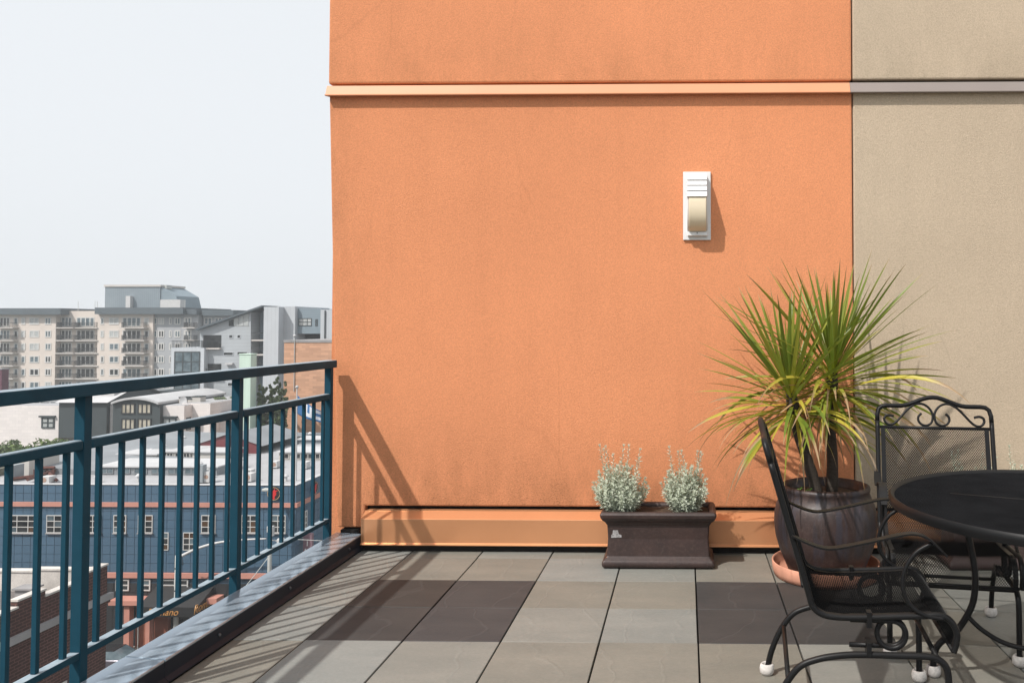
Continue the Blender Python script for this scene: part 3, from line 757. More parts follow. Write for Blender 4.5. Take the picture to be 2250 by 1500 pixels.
def bush(cx_, cy_, H, R, n, seed, label, sprigs=5, sx=1.0):
    r = random.Random(seed)
    th = thing('silver_bush', label, 'bush', (cx_, cy_, .288), 'silver-leaved bushes in troughs')
    st, lf = MB(), MB()
    def stem(az, tilt, L, step, ls, from_):
        d = Vector((math.cos(az) * math.sin(tilt) * sx, math.sin(az) * math.sin(tilt), math.cos(tilt)))
        p = Vector((cx_ + math.cos(az) * R * .25 * r.random(), cy_ + math.sin(az) * R * .25 * r.random(), .284)); P = [p.copy()]
        k = 7
        for i in range(k):
            d = (d + Vector((r.uniform(-.09, .09), r.uniform(-.09, .09), .10))).normalized(); p = p + d * (L / k); P.append(p.copy())
        if max(q.y for q in P) > WALLY - .02: P = [Vector((q.x, min(q.y, WALLY - .02), q.z)) for q in P]
        st.tube(P, [.0022 - .0011 * i / k for i in range(k + 1)], 4, caps=False)
        nl = int(L / step)
        for i in range(nl):
            t_ = from_ + (1 - from_) * i / nl; f = t_ * k; a = int(min(f, k - 1)); q = P[a].lerp(P[a + 1], f - a); dd = (P[a + 1] - P[a]).normalized()
            aa = i * 2.4 + r.uniform(-.4, .4); side = dd.orthogonal().normalized(); side = Matrix.Rotation(aa, 3, dd) @ side
            out = (side * r.uniform(.7, 1.1) + dd * r.uniform(.35, .9)).normalized(); l_ = ls * r.uniform(.7, 1.2) * (1.1 - .45 * t_)
            wv = out.cross(dd).normalized() * (l_ * .15); mid = q + out * l_ * .55 + Vector((0, 0, .0015)); tip = q + out * l_ - Vector((0, 0, .10 * l_))
            lf.add([q, mid - wv, tip, mid + wv], [(0, 1, 2, 3)])
        for i in range(6):
            q = P[-1]; aa = i * 1.05; dd = (P[-1] - P[-2]).normalized(); side = Matrix.Rotation(aa, 3, dd) @ dd.orthogonal().normalized()
            out = (side * .5 + dd).normalized(); l_ = ls * .7; wv = out.cross(side).normalized() * l_ * .13
            lf.add([q, q + out * l_ * .5 - wv, q + out * l_, q + out * l_ * .5 + wv], [(0, 1, 2, 3)])
    for i in range(n):
        az = r.uniform(0, 2 * PI); tl = r.random() ** .62 * 1.2
        stem(az, tl, H * .72 * (1 - .33 * tl / 1.15) * r.uniform(.65, 1.05), .0056, .036, .08)
    for i in range(sprigs):
        az = r.choice((r.uniform(-.4, .4), PI + r.uniform(-.4, .4))); stem(az, r.uniform(.05, .5), H * r.uniform(.85, 1.02), .010, .033, .3)
    st.build('stems', 'silver_stem', th); lf.build('foliage', 'silver_leaf', th)['kind'] = 'stuff'
b1 = PZ(1367, 1118, .29); b2 = PZ(1504, 1118, .29)
bush(b1.x, yfr + .13, .385, .16, 190, 2, 'silver-leaved bush with loose tall sprigs at the sticker end of the trough planter', 8, 1.15)
bush(b2.x, yfr + .14, .375, .13, 190, 4, 'compact silver-leaved bush at the trough end nearer the round pot', 6, .8)
planter(1.46, 2.08, 4.62, 4.91, 'brown glazed trough planter half hidden behind the iron chair and table', False)
bush(1.62, 4.75, .37, .14, 95, 8, 'silver-leaved bush seen through the mesh back of the iron chair', 6)
bush(1.95, 4.76, .385, .14, 95, 9, 'silver-leaved bush just showing above the table edge by the beige wall', 7)

# ================================================================== THE CITY BEYOND
STREET = -20.8
pmat('asphalt', (0.055, 0.055, 0.058), 0.9, 0.2, 0.6, fine=0.2)
pmat('pavement', (0.30, 0.27, 0.24), 0.9, 0.15, 0.8, fine=0.15)
pmat('kerb', (0.33, 0.32, 0.30), 0.85, 0.1, 1)
pmat('far_ground', (0.10, 0.105, 0.095), 0.95, 0.3, 0.02)
pmat('blue_panel', (0.060, 0.118, 0.180), 0.55, 0.10, 0.35, fine=0.08)
pmat('blue_joint', (0.034, 0.070, 0.110), 0.8, 0.1, 1)
pmat('coral', (0.48, 0.22, 0.170), 0.7, 0.10, 0.8)
pmat('coral_wall', (0.26, 0.095, 0.06), 0.75, 0.15, 0.8)
pmat('dark_panel', (0.018, 0.020, 0.023), 0.6, 0.15, 0.5)
pmat('steel_white', (0.54, 0.53, 0.51), 0.5, 0.06, 1)
def glassmat(name, a, b_):
    m, t, b = newmat(name)
    c = mixc(t, ramp(t, noise(t, coords(t), 0.9, 3, 0.6), ((0.35, 0.0), (0.65, 1.0))), a, b_)
    lk(t, c, b.inputs['Base Color']); b.inputs['Roughness'].default_value = 0.08; b.inputs['Specular IOR Level'].default_value = 0.3
glassmat('glass_dark', (0.012, 0.014, 0.016), (0.045, 0.048, 0.050))
glassmat('glass_blue', (0.06, 0.085, 0.10), (0.14, 0.18, 0.20))
glassmat('glass_blind', (0.34, 0.36, 0.36), (0.46, 0.47, 0.46))
glassmat('glass_curtain', (0.30, 0.27, 0.21), (0.50, 0.46, 0.38))
pmat('roof_membrane', (0.36, 0.36, 0.37), 0.75, 0.12, 0.25, fine=0.12)
pmat('roof_grey', (0.225, 0.24, 0.255), 0.7, 0.14, 0.3, fine=0.1)
pmat('roof_white', (0.47, 0.47, 0.475), 0.7, 0.10, 0.4, fine=0.08)
pmat('parapet_moss', (0.13, 0.13, 0.10), 0.95, 0.5, 1.1)
pmat('red_metal', (0.16, 0.035, 0.040), 0.6, 0.15, 1.0)
pmat('rust_steel', (0.085, 0.030, 0.022), 0.85, 0.4, 1.5)
pmat('unit_white', (0.50, 0.495, 0.49), 0.6, 0.07, 2)
pmat('unit_grey', (0.24, 0.265, 0.28), 0.6, 0.08, 2)
pmat('fan_tan', (0.33, 0.22, 0.17), 0.7, 0.2, 6)
pmat('cream_wall', (0.46, 0.44, 0.41), 0.85, 0.08, 0.5)
pmat('apt_beige', (0.60, 0.53, 0.475), 0.9, 0.06, 0.2)
pmat('apt_grey', (0.34, 0.35, 0.365), 0.9, 0.05, 0.2)
pmat('apt_cornice', (0.075, 0.095, 0.11), 0.7, 0.1, 0.2)
pmat('apt_slab', (0.50, 0.47, 0.44), 0.9, 0.05, 0.4)
pmat('apt_rail', (0.030, 0.033, 0.036), 0.5, 0.1, 1)
pmat('mint', (0.50, 0.62, 0.53), 0.85, 0.09, 0.9, stretch=(1, 1, 0.25))
pmat('slate_wall', (0.040, 0.052, 0.056), 0.75, 0.06, 0.4)
pmat('maroon_wall', (0.11, 0.035, 0.055), 0.85, 0.1, 0.3)
pmat('pole_grey', (0.42, 0.43, 0.41), 0.6, 0.08, 3)
def lined(name, col, pitch, depth=0.14, axis=2, var=0.06, brick=None):
    """siding / block coursing too far off to pick apart piece by piece"""
    m, t, b = newmat(name)
    v = coords(t)
    c = mixc(t, ramp(t, noise(t, v, 0.3, 4, 0.6), ((0.3, 0.0), (0.7, 1.0))), tuple(k * (1 - var) for k in col), tuple(k * (1 + var) for k in col))
    if brick:
        bt = t.nodes.new('ShaderNodeTexBrick'); bt.inputs['Scale'].default_value = 1.0
        bt.inputs['Brick Width'].default_value = brick[0]; bt.inputs['Row Height'].default_value = brick[1]; bt.inputs['Mortar Size'].default_value = brick[2]
        kb = 0.35 if name == 'white_block' else 1.0; bt.inputs['Color1'].default_value = rgba((1 + .12 * kb, 1 + .1 * kb, 1 + .08 * kb)); bt.inputs['Color2'].default_value = rgba((1 - .16 * kb, 1 - .17 * kb, 1 - .18 * kb)); bt.inputs['Mortar'].default_value = rgba(brick[3])
        sx = t.nodes.new('ShaderNodeSeparateXYZ'); lk(t, v, sx.inputs[0]); cb = t.nodes.new('ShaderNodeCombineXYZ')
        ad = t.nodes.new('ShaderNodeMath'); ad.operation = 'ADD'; lk(t, sx.outputs[0], ad.inputs[0]); lk(t, sx.outputs[1], ad.inputs[1])
        lk(t, ad.outputs[0], cb.inputs[0]); lk(t, sx.outputs[2], cb.inputs[1]); lk(t, cb.outputs[0], bt.inputs['Vector'])
        c = mixc(t, 1.0, c, bt.outputs[0], 'MULTIPLY')
    else:
        sx = t.nodes.new('ShaderNodeSeparateXYZ'); lk(t, v, sx.inputs[0])
        md = t.nodes.new('ShaderNodeMath'); md.operation = 'PINGPONG'; md.inputs[1].default_value = pitch / 2
        if axis == 2: lk(t, sx.outputs[2], md.inputs[0])
        else:
            ad = t.nodes.new('ShaderNodeMath'); ad.operation = 'ADD'; lk(t, sx.outputs[0], ad.inputs[0]); lk(t, sx.outputs[1], ad.inputs[1]); lk(t, ad.outputs[0], md.inputs[0])
        dv = t.nodes.new('ShaderNodeMath'); dv.operation = 'DIVIDE'; dv.inputs[1].default_value = pitch / 2; lk(t, md.outputs[0], dv.inputs[0])
        c = mixc(t, 1.0, c, ramp(t, dv.outputs[0], ((0.0, 1 - depth), (0.25, 1.0))), 'MULTIPLY')
    lk(t, c, b.inputs['Base Color']); b.inputs['Roughness'].default_value = 0.85; b.inputs['Specular IOR Level'].default_value = 0.3
lined('siding_grey', (0.36, 0.385, 0.405), 0.5, 0.12)
lined('siding_light', (0.45, 0.475, 0.50), 0.6, 0.10, axis=0)
lined('siding_blue', (0.20, 0.25, 0.285), 0.35, 0.12)
lined('standing_seam', (0.21, 0.25, 0.28), 0.45, 0.2, axis=0)
lined('tan_brick', (0.52, 0.30, 0.195), 0, var=0.08, brick=(0.9, 0.28, 0.012, (0.9, 0.85, 0.8)))
lined('white_block', (0.70, 0.655, 0.635), 0, var=0.04, brick=(0.8, 0.4, 0.012, (0.86, 0.86, 0.86)))
lined('dark_brick', (0.050, 0.022, 0.018), 0, var=0.25, brick=(0.42, 0.15, 0.022, (2.4, 2.6, 2.7)))
pmat('stucco_white', (0.58, 0.54, 0.50), 0.9, 0.2, 0.8, fine=0.2)
pmat('stone_grey', (0.26, 0.25, 0.25), 0.9, 0.15, 0.8)
pmat('roof_dark', (0.13, 0.115, 0.11), 0.95, 0.3, 0.5, fine=0.3)

# ---- ground, streets
g = MB().add([(-4000, -1500, STREET - .16), (4000, -1500, STREET - .16), (4000, 6000, STREET - .16), (-4000, 6000, STREET - .16)], [(0, 1, 2, 3)]).build('ground', 'far_ground')
tag(g, 'flat city ground reaching to the horizon', 'ground', kind='structure')
rd = MB().add([(-160, 44.5, STREET - .13), (40, 44.5, STREET - .13), (40, 54.4, STREET - .13), (-160, 54.4, STREET - .13)], [(0, 1, 2, 3)])
rd.add([(-24.4, 54.4, STREET - .13), (-12, 54.4, STREET - .13), (-12, 180, STREET - .13), (-24.4, 180, STREET - .13)], [(0, 1, 2, 3)])
tag(rd.build('road', 'asphalt'), 'asphalt street between the brick building and the blue building', 'road', kind='structure')
sw = MB().box(-160, -24.4, 54.4, 57.0, STREET - .3, STREET).box(-26.99, -24.4, 57.0, 140, STREET - .3, STREET)
tag(sw.build('sidewalk', 'pavement'), 'concrete sidewalk along the foot of the blue building', 'sidewalk', kind='structure')
sw = MB().box(-160, -27.4, 42.0, 44.5, STREET - .3, STREET)
tag(sw.build('sidewalk', 'pavement'), 'concrete sidewalk along the dark brick building', 'sidewalk', kind='structure')

def win(parent, x0, x1, z0, z1, Y, nx, nz, fw, glass, frame='steel_white', proud=.06, ew=None, name='window', panes=False):
    """window in a wall facing the camera (or facing +x when ew is given: then x0,x1 are y and Y is x)"""
    def bx_(m, a0, a1, d0, d1, q0, q1):
        if ew is None: m.box(a0, a1, Y - d1, Y - d0, q0, q1)
        else: m.box(Y + d0, Y + d1, a0, a1, q0, q1)
    m = MB()
    bx_(m, x0, x1, -.02, proud, z0, z0 + fw); bx_(m, x0, x1, -.02, proud, z1 - fw, z1)
    bx_(m, x0, x0 + fw, -.02, proud - .002, z0 + fw, z1 - fw); bx_(m, x1 - fw, x1, -.02, proud - .002, z0 + fw, z1 - fw)
    for i in range(1, nx):
        c = x0 + (x1 - x0) * i / nx; bx_(m, c - fw / 2, c + fw / 2, -.02, proud - .004, z0 + fw, z1 - fw)
    for i in range(1, nz):
        c = z0 + (z1 - z0) * i / nz; bx_(m, x0 + fw, x1 - fw, -.02, proud - .006, c - fw / 2, c + fw / 2)
    o = m.build(name, frame, parent)
    gl = glass if isinstance(glass, (list, tuple)) else [glass]
    if panes:
        for i in range(nx):
            for j in range(nz):
                a0 = x0 + (x1 - x0) * i / nx + fw / 2; a1 = x0 + (x1 - x0) * (i + 1) / nx - fw / 2
                q0 = z0 + (z1 - z0) * j / nz + fw / 2; q1 = z0 + (z1 - z0) * (j + 1) / nz - fw / 2
                mm = MB(); bx_(mm, a0, a1, .0, proud * .55, q0, q1); mm.build('pane', random.choice(gl), o)
    else:
        mm = MB(); bx_(mm, x0 + fw * .8, x1 - fw * .8, .0, proud * .5, z0 + fw * .8, z1 - fw * .8); mm.build('pane', random.choice(gl), o)
    return o
def winpx(parent, a, b, c, d, Y, *k, **kw):
    x0, x1, z0, z1 = RC(a, b, c, d, Y); return win(parent, x0, x1, z0, z1, Y, *k, **kw)

# ------------------------------------------------------------------ blue panelled building across the street
BY = 57.0
bl = thing('blue_building', 'blue panelled commercial building with coral bands and a cluttered white flat roof', 'building', (-40, BY, STREET))
BXR = PY(651, 1090, BY).x; BXL = -52.5; BYB = 83.5
ztop = PY(330, 1065, BY).z; zroof = ztop - .30
zb1a, zb1b = PY(330, 1103, BY).z, PY(330, 1112.5, BY).z
zb2a, zb2b = PY(330, 1257, BY).z, PY(330, 1268, BY).z
MB().box(BXL, BXR - .05, BY + .05, BYB, STREET - .2, zroof).build('body', 'blue_joint', bl)
MB().add([(BXL + .2, BY + .35, zroof + .012), (BXR - .35, BY + .35, zroof + .012), (BXR - .35, BYB - .2, zroof + .012), (BXL + .2, BYB - .2, zroof + .012)], [(0, 1, 2, 3)]).build('flat_roof', 'roof_membrane', bl)
MB().box(BXL, BXR - .3, BY + .02, BY + .30, zroof - .1, ztop).box(BXR - .30, BXR - .02, BY + .02, BYB, zroof - .1, ztop - .002).build('parapet', 'blue_joint', bl)
MB().box(BXL, BXR + .03, BY - .05, BY + .33, ztop + .001, ztop + .045).box(BXR - .33, BXR + .03, BY + .331, BYB, ztop + .001, ztop + .045).build('coping', 'roof_white', bl)
pw, ph = 18.0 * BY / FPX, 19.0 * BY / FPX
pmesh = MB().box(0, pw - .03, -.045, .045, 0, ph - .03).mesh('panel', 'blue_panel')
cnt = 0; rest = MB()
ncol = int((BXR - BXL) / pw); nrow = int((ztop - zb2a) / ph) + 1
for c in range(ncol):
    for r in range(nrow):
        x0 = BXR - (c + 1) * pw; z0 = ztop - (r + 1) * ph; h = ph
        if z0 < zb2b: h = ph - (zb2b - z0); z0 = zb2b
        if h < .1: continue
        if c < 36 and cnt < 300 and abs(h - ph) < 1e-6 and c < 33:
            o = inst(pmesh, 'panel', bl, (x0 + .015, BY + .045, z0)); cnt += 1
        else: rest.box(x0 + .015, x0 + pw - .015, BY, BY + .09, z0, z0 + h - .03)
for c in range(int((BYB - BY) / pw)):
    for r in range(nrow + 6):
        z0 = ztop - (r + 1) * ph; y0 = BY + c * pw
        if z0 > STREET: rest.box(BXR - .09, BXR, y0 + .015 + (.09 if c == 0 else 0), y0 + pw - .015, z0, z0 + ph - .03)
rest.build('panel_field', 'blue_panel', bl)['kind'] = 'stuff'
dk = MB(); dz = 0.62
for c in range(ncol):
    for r in range(int((zb2b - STREET) / dz)):
        x0 = BXR - (c + 1) * .80; z0 = STREET + r * dz
        if x0 > BXL: dk.box(x0 + .012, x0 + .788, BY + .015, BY + .06, z0, z0 + dz - .02)
dk.build('base_panel_field', 'dark_panel', bl)['kind'] = 'stuff'
MB().box(BXL, BXR + .13, BY - .13, BY + .02, zb1b, zb1a).build('coral_band', 'coral', bl)
MB().box(BXL, BXR + .17, BY - .17, BY + .02, zb2b, zb2a).build('coral_band', 'coral', bl)
MB().box(BXR - .02, BXR + .128, BY + .021, BYB, zb1b, zb1a - .001).build('coral_band', 'coral', bl)
MB().box(BXR - .02, BXR + .168, BY + .021, BYB, zb2b, zb2a - .001).build('coral_band', 'coral', bl)
GD = ['glass_dark', 'glass_dark', 'glass_dark', 'glass_dark', 'glass_blue', 'glass_warm']
glassmat('glass_warm', (0.05, 0.028, 0.018), (0.10, 0.06, 0.035))
WF = .05
for a, b, nx in ((14, 87, 3), (103, 137, 2), (186, 223, 2), (250, 278, 2), (304, 336, 2), (443, 474, 2), (531, 570, 2), (594, 628, 2)):
    winpx(bl, a, 1131, b, 1170, BY, nx, 3, WF, GD, panes=True)
for a, b in ((14, 87), (103, 137), (186, 223), (250, 278), (304, 336), (443, 474), (531, 570), (594, 628)):
    x0, x1, z0, z1 = RC(a - 1, 1170, b + 1, 1172, BY); MB().box(x0, x1, BY - .14, BY - .001, z0, z1).build('window_sill', 'stone_grey', bl)
for a, b in ((353, 371), (403, 431)):
    winpx(bl, a, 1169, b, 1208, BY, 1 if b - a < 20 else 2, 3, WF, GD, panes=True)
for a, b in ((255, 284), (304, 331), (353, 386), (392, 414), (190, 215)):
    winpx(bl, a, 1272, b, 1297, BY, 1, 2, .085, GD, panes=True)
a0 = PX(664, 1140, BXR).y; a1 = PX(676, 1140, BXR).y
for pa, pb, t0, t1 in ((665, 674, 1122, 1162), (731, 752, 1090, 1125)):
    y0, y1 = PX(pa, t0, BXR).y, PX(pb, t0, BXR).y; zc = PX((pa + pb) / 2, t0, BXR).z; zd = PX((pa + pb) / 2, t1, BXR).z
    win(bl, y0, y1, zd, zc, BXR, 2, 3, .085, GD, ew=True, panes=True)
# entrance
x0, x1, z0, z1 = RC(262, 1308, 350, 1318, BY)
MB().box(x0, x1, BY - 1.1, BY + .01, z0, z1).build('door_canopy', 'coral', bl)
x0, x1, z0, z1 = RC(434, 1305, 492, 1317, BY)
MB().box(x0, x1, BY - .9, BY + .01, z0, z1).build('door_canopy', 'coral', bl)
x0, x1, _, _ = RC(291, 1320, 303, 1410, BY); zc = PY(300, 1319, BY).z
MB().box(x0, x1, BY - .9, BY - .45, STREET, zc).build('portal_pillar', 'coral', bl)
x0, x1, _, _ = RC(303, 1320, 375, 1410, BY)
MB().box(x0, x1, BY - .25, BY + .012, STREET, zc).build('portal_wall', 'coral_wall', bl)
x0, x1, _, _ = RC(338, 1320, 347, 1410, BY); MB().box(x0, x1, BY - .9, BY - .5, STREET, zc).build('portal_pillar', 'coral', bl)
x0, x1, z0, z1 = RC(320, 1345, 336, 1404, BY - .3); win(bl, x0, x1, STREET + .02, STREET + 2.4, BY - .25, 1, 3, .1, 'glass_dark', 'steel_white', name='door', panes=False)
x0, x1, z0, z1 = RC(420, 1320, 470, 1400, BY); MB().box(x0, x1, BY - .2, BY + .012, STREET, z1).build('portal_wall', 'coral_wall', bl)
win(bl, x0 + .3, x0 + 1.2, STREET + .02, STREET + 2.6, BY - .2, 1, 1, .14, 'glass_dark', 'coral', name='door')
zl0, zl1 = PY(225, 1330, BY).z, PY(225, 1290, BY).z; xv = PY(223, 1300, BY).x
for k in range(9): MB().box(xv - .35, xv + .35, BY - .04, BY + .012, zl0 + k * .14, zl0 + k * .14 + .07).build('louvre_slat', 'stone_grey', bl)
# roof: west and back parapets, monitors, gable
MB().box(BXL, BXL + .35, BY + .34, BYB, zroof, zroof + .55).build('roof_wall', 'parapet_moss', bl)
MB().box(BXL + .36, BXR, BYB - .3, BYB + .1, zroof, zroof + .55).build('roof_wall', 'roof_grey', bl)
def on_roof(px, py): return PZ(px, py, zroof)
MB().add([(BXL + .36, 62.5, zroof + .75), (-41.5, 62.5, zroof + .05), (-37, BYB - .31, zroof + .05), (BXL + .36, BYB - .31, zroof + .75)], [(0, 1, 2, 3)]).add(
    [(BXL + .36, 62.5, zroof + .02), (-41.5, 62.5, zroof + .02), (-41.5, 62.5, zroof + .05), (BXL + .36, 62.5, zroof + .75)], [(0, 1, 2, 3)]).build('shed_roof', 'roof_grey', bl)
def monitor(pa, pb, pyb, h, depth, wall, glass=None, nx=4):
    p0, p1 = on_roof(pa, pyb), on_roof(pb, pyb); y = (p0.y + p1.y) / 2
    o = MB().box(p0.x, p1.x, y, y + depth, zroof + .01, zroof + h).build('roof_monitor', wall, bl)
    MB().box(p0.x - .15, p1.x + .15, y - .15, y + depth + .1, zroof + h + .001, zroof + h + .10).build('monitor_roof', 'roof_white', bl)
    if glass:
        for i in range(nx):
            a = p0.x + (p1.x - p0.x) * (i + .12) / nx; b = p0.x + (p1.x - p0.x) * (i + .88) / nx
            win(bl, a, b, zroof + h * .2, zroof + h * .9, y, 2, 1, .05, glass, wall)
monitor(215, 478, 1044, .62, 3.6, 'roof_grey', ['glass_blue'], 7)
monitor(258, 344, 1012, .50, 2.6, 'cream_wall')
monitor(364, 420, 1009, .62, 3.2, 'cream_wall', ['glass_dark'], 3)
monitor(422, 500, 1010, .62, 2.4, 'cream_wall')
monitor(612, 742, 1011, .65, 3.0, 'cream_wall', ['glass_dark'], 5)
monitor(560, 742, 975, .40, 2.2, 'roof_grey')
pa, pb = on_roof(428, 996), on_roof(575, 996); yy = pa.y; xm = (pa.x + pb.x) / 2; hz = zroof + .75
MB().add([(pa.x, yy, hz), (pb.x, yy, hz), (xm, yy, hz + .95), (pa.x, yy, zroof), (pb.x, yy, zroof)], [(0, 1, 2), (3, 4, 1, 0)]).build('gable_end', 'red_metal', bl)
MB().add([(pa.x - .2, yy - .15, hz - .05), (xm, yy - .15, hz + 1.0), (xm, yy + 8, hz + 1.0), (pa.x - .2, yy + 8, hz - .05), (pb.x + .2, yy - .15, hz - .05), (pb.x + .2, yy + 8, hz - .05)], [(0, 1, 2, 3), (4, 5, 2, 1)]).build('gable_roof', 'roof_grey', bl)
pa = on_roof(29, 1048); MB().box(pa.x, pa.x + 1.2, pa.y, pa.y + 3, zroof, zroof + 1.4).build('stair_hut', 'cream_wall', bl)

# round emblem signs
def emblem(center, u, nrm, label):
    th = thing('round_sign', label, 'sign', center, 'round red emblem signs')
    Rr = .46; U = Vector(u); Z = Vector((0, 0, 1)); N = Vector(nrm)
    def disc(r, d0, d1, mat, nm, r_in=None):
        n = 36; vs = []
        rad = [(r, d0), (r, d1)] if r_in is None else [(r_in, d1), (r, d1)]
        m = MB()
        if r_in is None:
            for d in (d0, d1): vs += [Vector(center) + (U * math.cos(2 * PI * j / n) + Z * math.sin(2 * PI * j / n)) * r + N * d for j in range(n)]
            m.add(vs, [tuple(range(n, 2 * n)), tuple(range(n))[::-1]] + [(j, (j + 1) % n, n + (j + 1) % n, n + j) for j in range(n)])
        else:
            for q in (r_in, r): vs += [Vector(center) + (U * math.cos(2 * PI * j / n) + Z * math.sin(2 * PI * j / n)) * q + N * d1 for j in range(n)]
            m.add(vs, [(j, (j + 1) % n, n + (j + 1) % n, n + j) for j in range(n)])
        m.build(nm, mat, th)
    disc(Rr, 0, .16, 'sign_black', 'disc'); disc(Rr * .97, 0, .166, 'sign_gold', 'ring', Rr * .90)
    # the red figure: a rearing, winged shape
    fig = [(-.05, -.40), (.10, -.36), (.06, -.20), (.16, -.10), (.20, .02), (.14, .10), (.34, .26), (.12, .22), (.06, .36), (-.02, .22), (-.16, .16), (-.28, .02), (-.12, .00), (-.14, -.14), (-.06, -.22)]
    k = Rr / .46
    vs = [Vector(center) + U * a * k + Z * b * k + N * .170 for a, b in fig]
    MB().add(vs, [tuple(range(len(fig)))]).build('figure', 'sign_red', th)
pmat('sign_black', (0.02, 0.012, 0.014), 0.5, 0.1, 2)
pmat('sign_gold', (0.55, 0.36, 0.20), 0.5, 0.1, 2)
pmat('sign_red', (0.55, 0.022, 0.022), 0.5, 0.08, 2)
pmat('sign_mauve', (0.20, 0.12, 0.145), 0.6, 0.08, 2)
pmat('letter_white', (0.75, 0.74, 0.72), 0.6, 0.03, 2)
pmat('letter_gold', (0.50, 0.25, 0.08), 0.5, 0.1, 2)
c_ = PY(602, 1084, BY - .12); emblem((c_.x, BY - .005, c_.z), (1, 0, 0), (0, -1, 0), 'round red emblem sign on the sunlit street front of the blue building')
c_ = PX(688, 1071, BXR); emblem((BXR + .005, c_.y, c_.z), (0, 1, 0), (1, 0, 0), 'round red emblem sign on the shaded side of the blue building')
def text(body, size, mat, parent, loc, rot, shear=0.0, extr=.02, name='lettering'):
    cu = bpy.data.curves.new(name, 'FONT'); cu.body = body; cu.size = size; cu.extrude = extr; cu.shear = shear; cu.align_x = 'CENTER'; cu.align_y = 'CENTER'
    cu.materials.append(MATS[mat]); tmp = bpy.data.objects.new(name, cu); COL.objects.link(tmp)
    dg = bpy.context.evaluated_depsgraph_get(); me = bpy.data.meshes.new_from_object(tmp.evaluated_get(dg)); bpy.data.objects.remove(tmp)
    o = bpy.data.objects.new(name, me); COL.objects.link(o); o.location = loc; o.rotation_euler = rot
    adopt(o, parent); return o
# blade sign
bs0 = PY(663, 1172, BY + .7); bs1 = PY(682, 1172, BY + .7); zt_, zb_ = bs0.z, PY(672, 1262, BY + .7).z
bs = thing('blade_sign', 'tall narrow mauve blade sign with white letters on the corner of the blue building', 'sign', (bs0.x, BY + .7, zb_))
MB().box(BXR + .19, BXR + .19 + (bs1.x - bs0.x), BY + .70, BY + 1.0, zb_, zt_).build('sign_box', 'sign_mauve', bs)
MB().box(BXR - .02, BXR + .19, BY + .78, BY + .9, zt_ - .3, zt_ - .2).build('bracket', 'pole_grey', bs)
MB().box(BXR - .02, BXR + .19, BY + .78, BY + .9, zb_ + .2, zb_ + .3).build('bracket', 'pole_grey', bs)
xs = BXR + .19 + (bs1.x - bs0.x) / 2
for ch, pyc in (('I', 1194), ('N', 1211)):
    text(ch, .52, 'letter_white', bs, (xs, BY + .685, PY(672, pyc, BY + .7).z), (PI / 2, 0, 0), name='letter')
# black awning with script lettering
aw = thing('awning_sign', 'black street awning with gold script lettering at the blue building entrance', 'awning', (-33, BY - 1, -17))
A = PY(343, 1322, BY); zlow = PY(400, 1337, BY).z
xa, xb, xc = PY(343, 1320, BY - .02).x, PY(400, 1320, BY - 2).x, PY(470, 1290, BY - .02).x
zt0 = PY(420, 1288, BY).z; zf = zt0 - .75; yfr_ = BY - 2.0
MB().add([(xa, BY - .03, zt0), (xc, BY - .03, zt0), (xa, yfr_, zf), (xc, yfr_, zf), (xa, BY - .03, zlow), (xc, BY - .03, zlow), (xa, yfr_, zf - .65), (xc, yfr_, zf - .65)],
         [(0, 1, 3, 2), (2, 3, 7, 6), (1, 5, 7, 3), (0, 2, 6, 4), (0, 4, 5, 1)]).build('canopy', 'awning_black' if 'awning_black' in MATS else pmat('awning_black', (0.014, 0.014, 0.015), 0.6, 0.1, 2), aw)
ang = math.atan2(.65, 0)
text('Romano', .62, 'letter_gold', aw, ((xa + xc) / 2 - .3, yfr_ - .02, zf - .34), (PI / 2, 0, 0), 0.35)
text('Romano', .80, 'letter_gold', aw, (xc + .02, BY - 1.05, zt0 - .86), (PI / 2, 0, PI / 2), 0.35)
MB().tube([(xa + .05, yfr_ + .05, STREET), (xa + .05, yfr_ + .05, zf - .6)], .03, 6).build('support_post', 'pole_grey', aw)
MB().tube([(xc - .05, yfr_ + .05, STREET), (xc - .05, yfr_ + .05, zf - .6)], .03, 6).build('support_post', 'pole_grey', aw)

# ------------------------------------------------------------------ things on the blue building's roof
def ac(px, py, wpx, h, label, mat='unit_white', front='fan_tan', d=.7, grille=True):
    p = on_roof(px, py); ww = wpx * p.y / FPX
    th = thing('air_conditioner', label, 'air conditioner', p, 'roof air conditioners')
    MB().box(p.x, p.x + ww, p.y, p.y + d, zroof + .10, zroof + .10 + h).build('housing', mat, th)
    for q in (.1, .8): MB().box(p.x + ww * q, p.x + ww * (q + .1), p.y + .05, p.y + d - .05, zroof + .013, zroof + .101).build('foot', 'unit_grey', th)
    if grille:
        cxx, czz, rr = p.x + ww * .5, zroof + .10 + h * .5, min(ww, h) * .38; n = 20
        MB().add([(cxx + rr * math.cos(2 * PI * j / n), p.y - .012, czz + rr * math.sin(2 * PI * j / n)) for j in range(n)] + [(cxx + rr * math.cos(2 * PI * j / n), p.y + .001, czz + rr * math.sin(2 * PI * j / n)) for j in range(n)],
                 [tuple(range(n))[::-1]] + [(j, (j + 1) % n, n + (j + 1) % n, n + j) for j in range(n)]).build('fan_grille', front, th)
same = 'white box air conditioner with round fan standing on the white flat roof'
for i, (px, py, wp, h) in enumerate(((86, 1064, 22, .45), (274, 1008, 14, .42), (464, 978, 16, .45), (534, 1060, 18, .55), (596, 1030, 12, .5), (660, 1032, 13, .5), (318, 1006, 12, .35), (728, 1012, 14, .5), (447, 1062, 12, .75))):
    ac(px, py, wp, h, same)
ac(13, 1057, 16, 1.05, 'tall grey cabinet unit beside rusty beams on the white flat roof', 'unit_grey', grille=False, d=1.0)
ac(433, 1063, 12, 1.25, 'slim pale grey cabinet with yellow edge on the white flat roof', 'unit_grey', grille=False, d=.5)
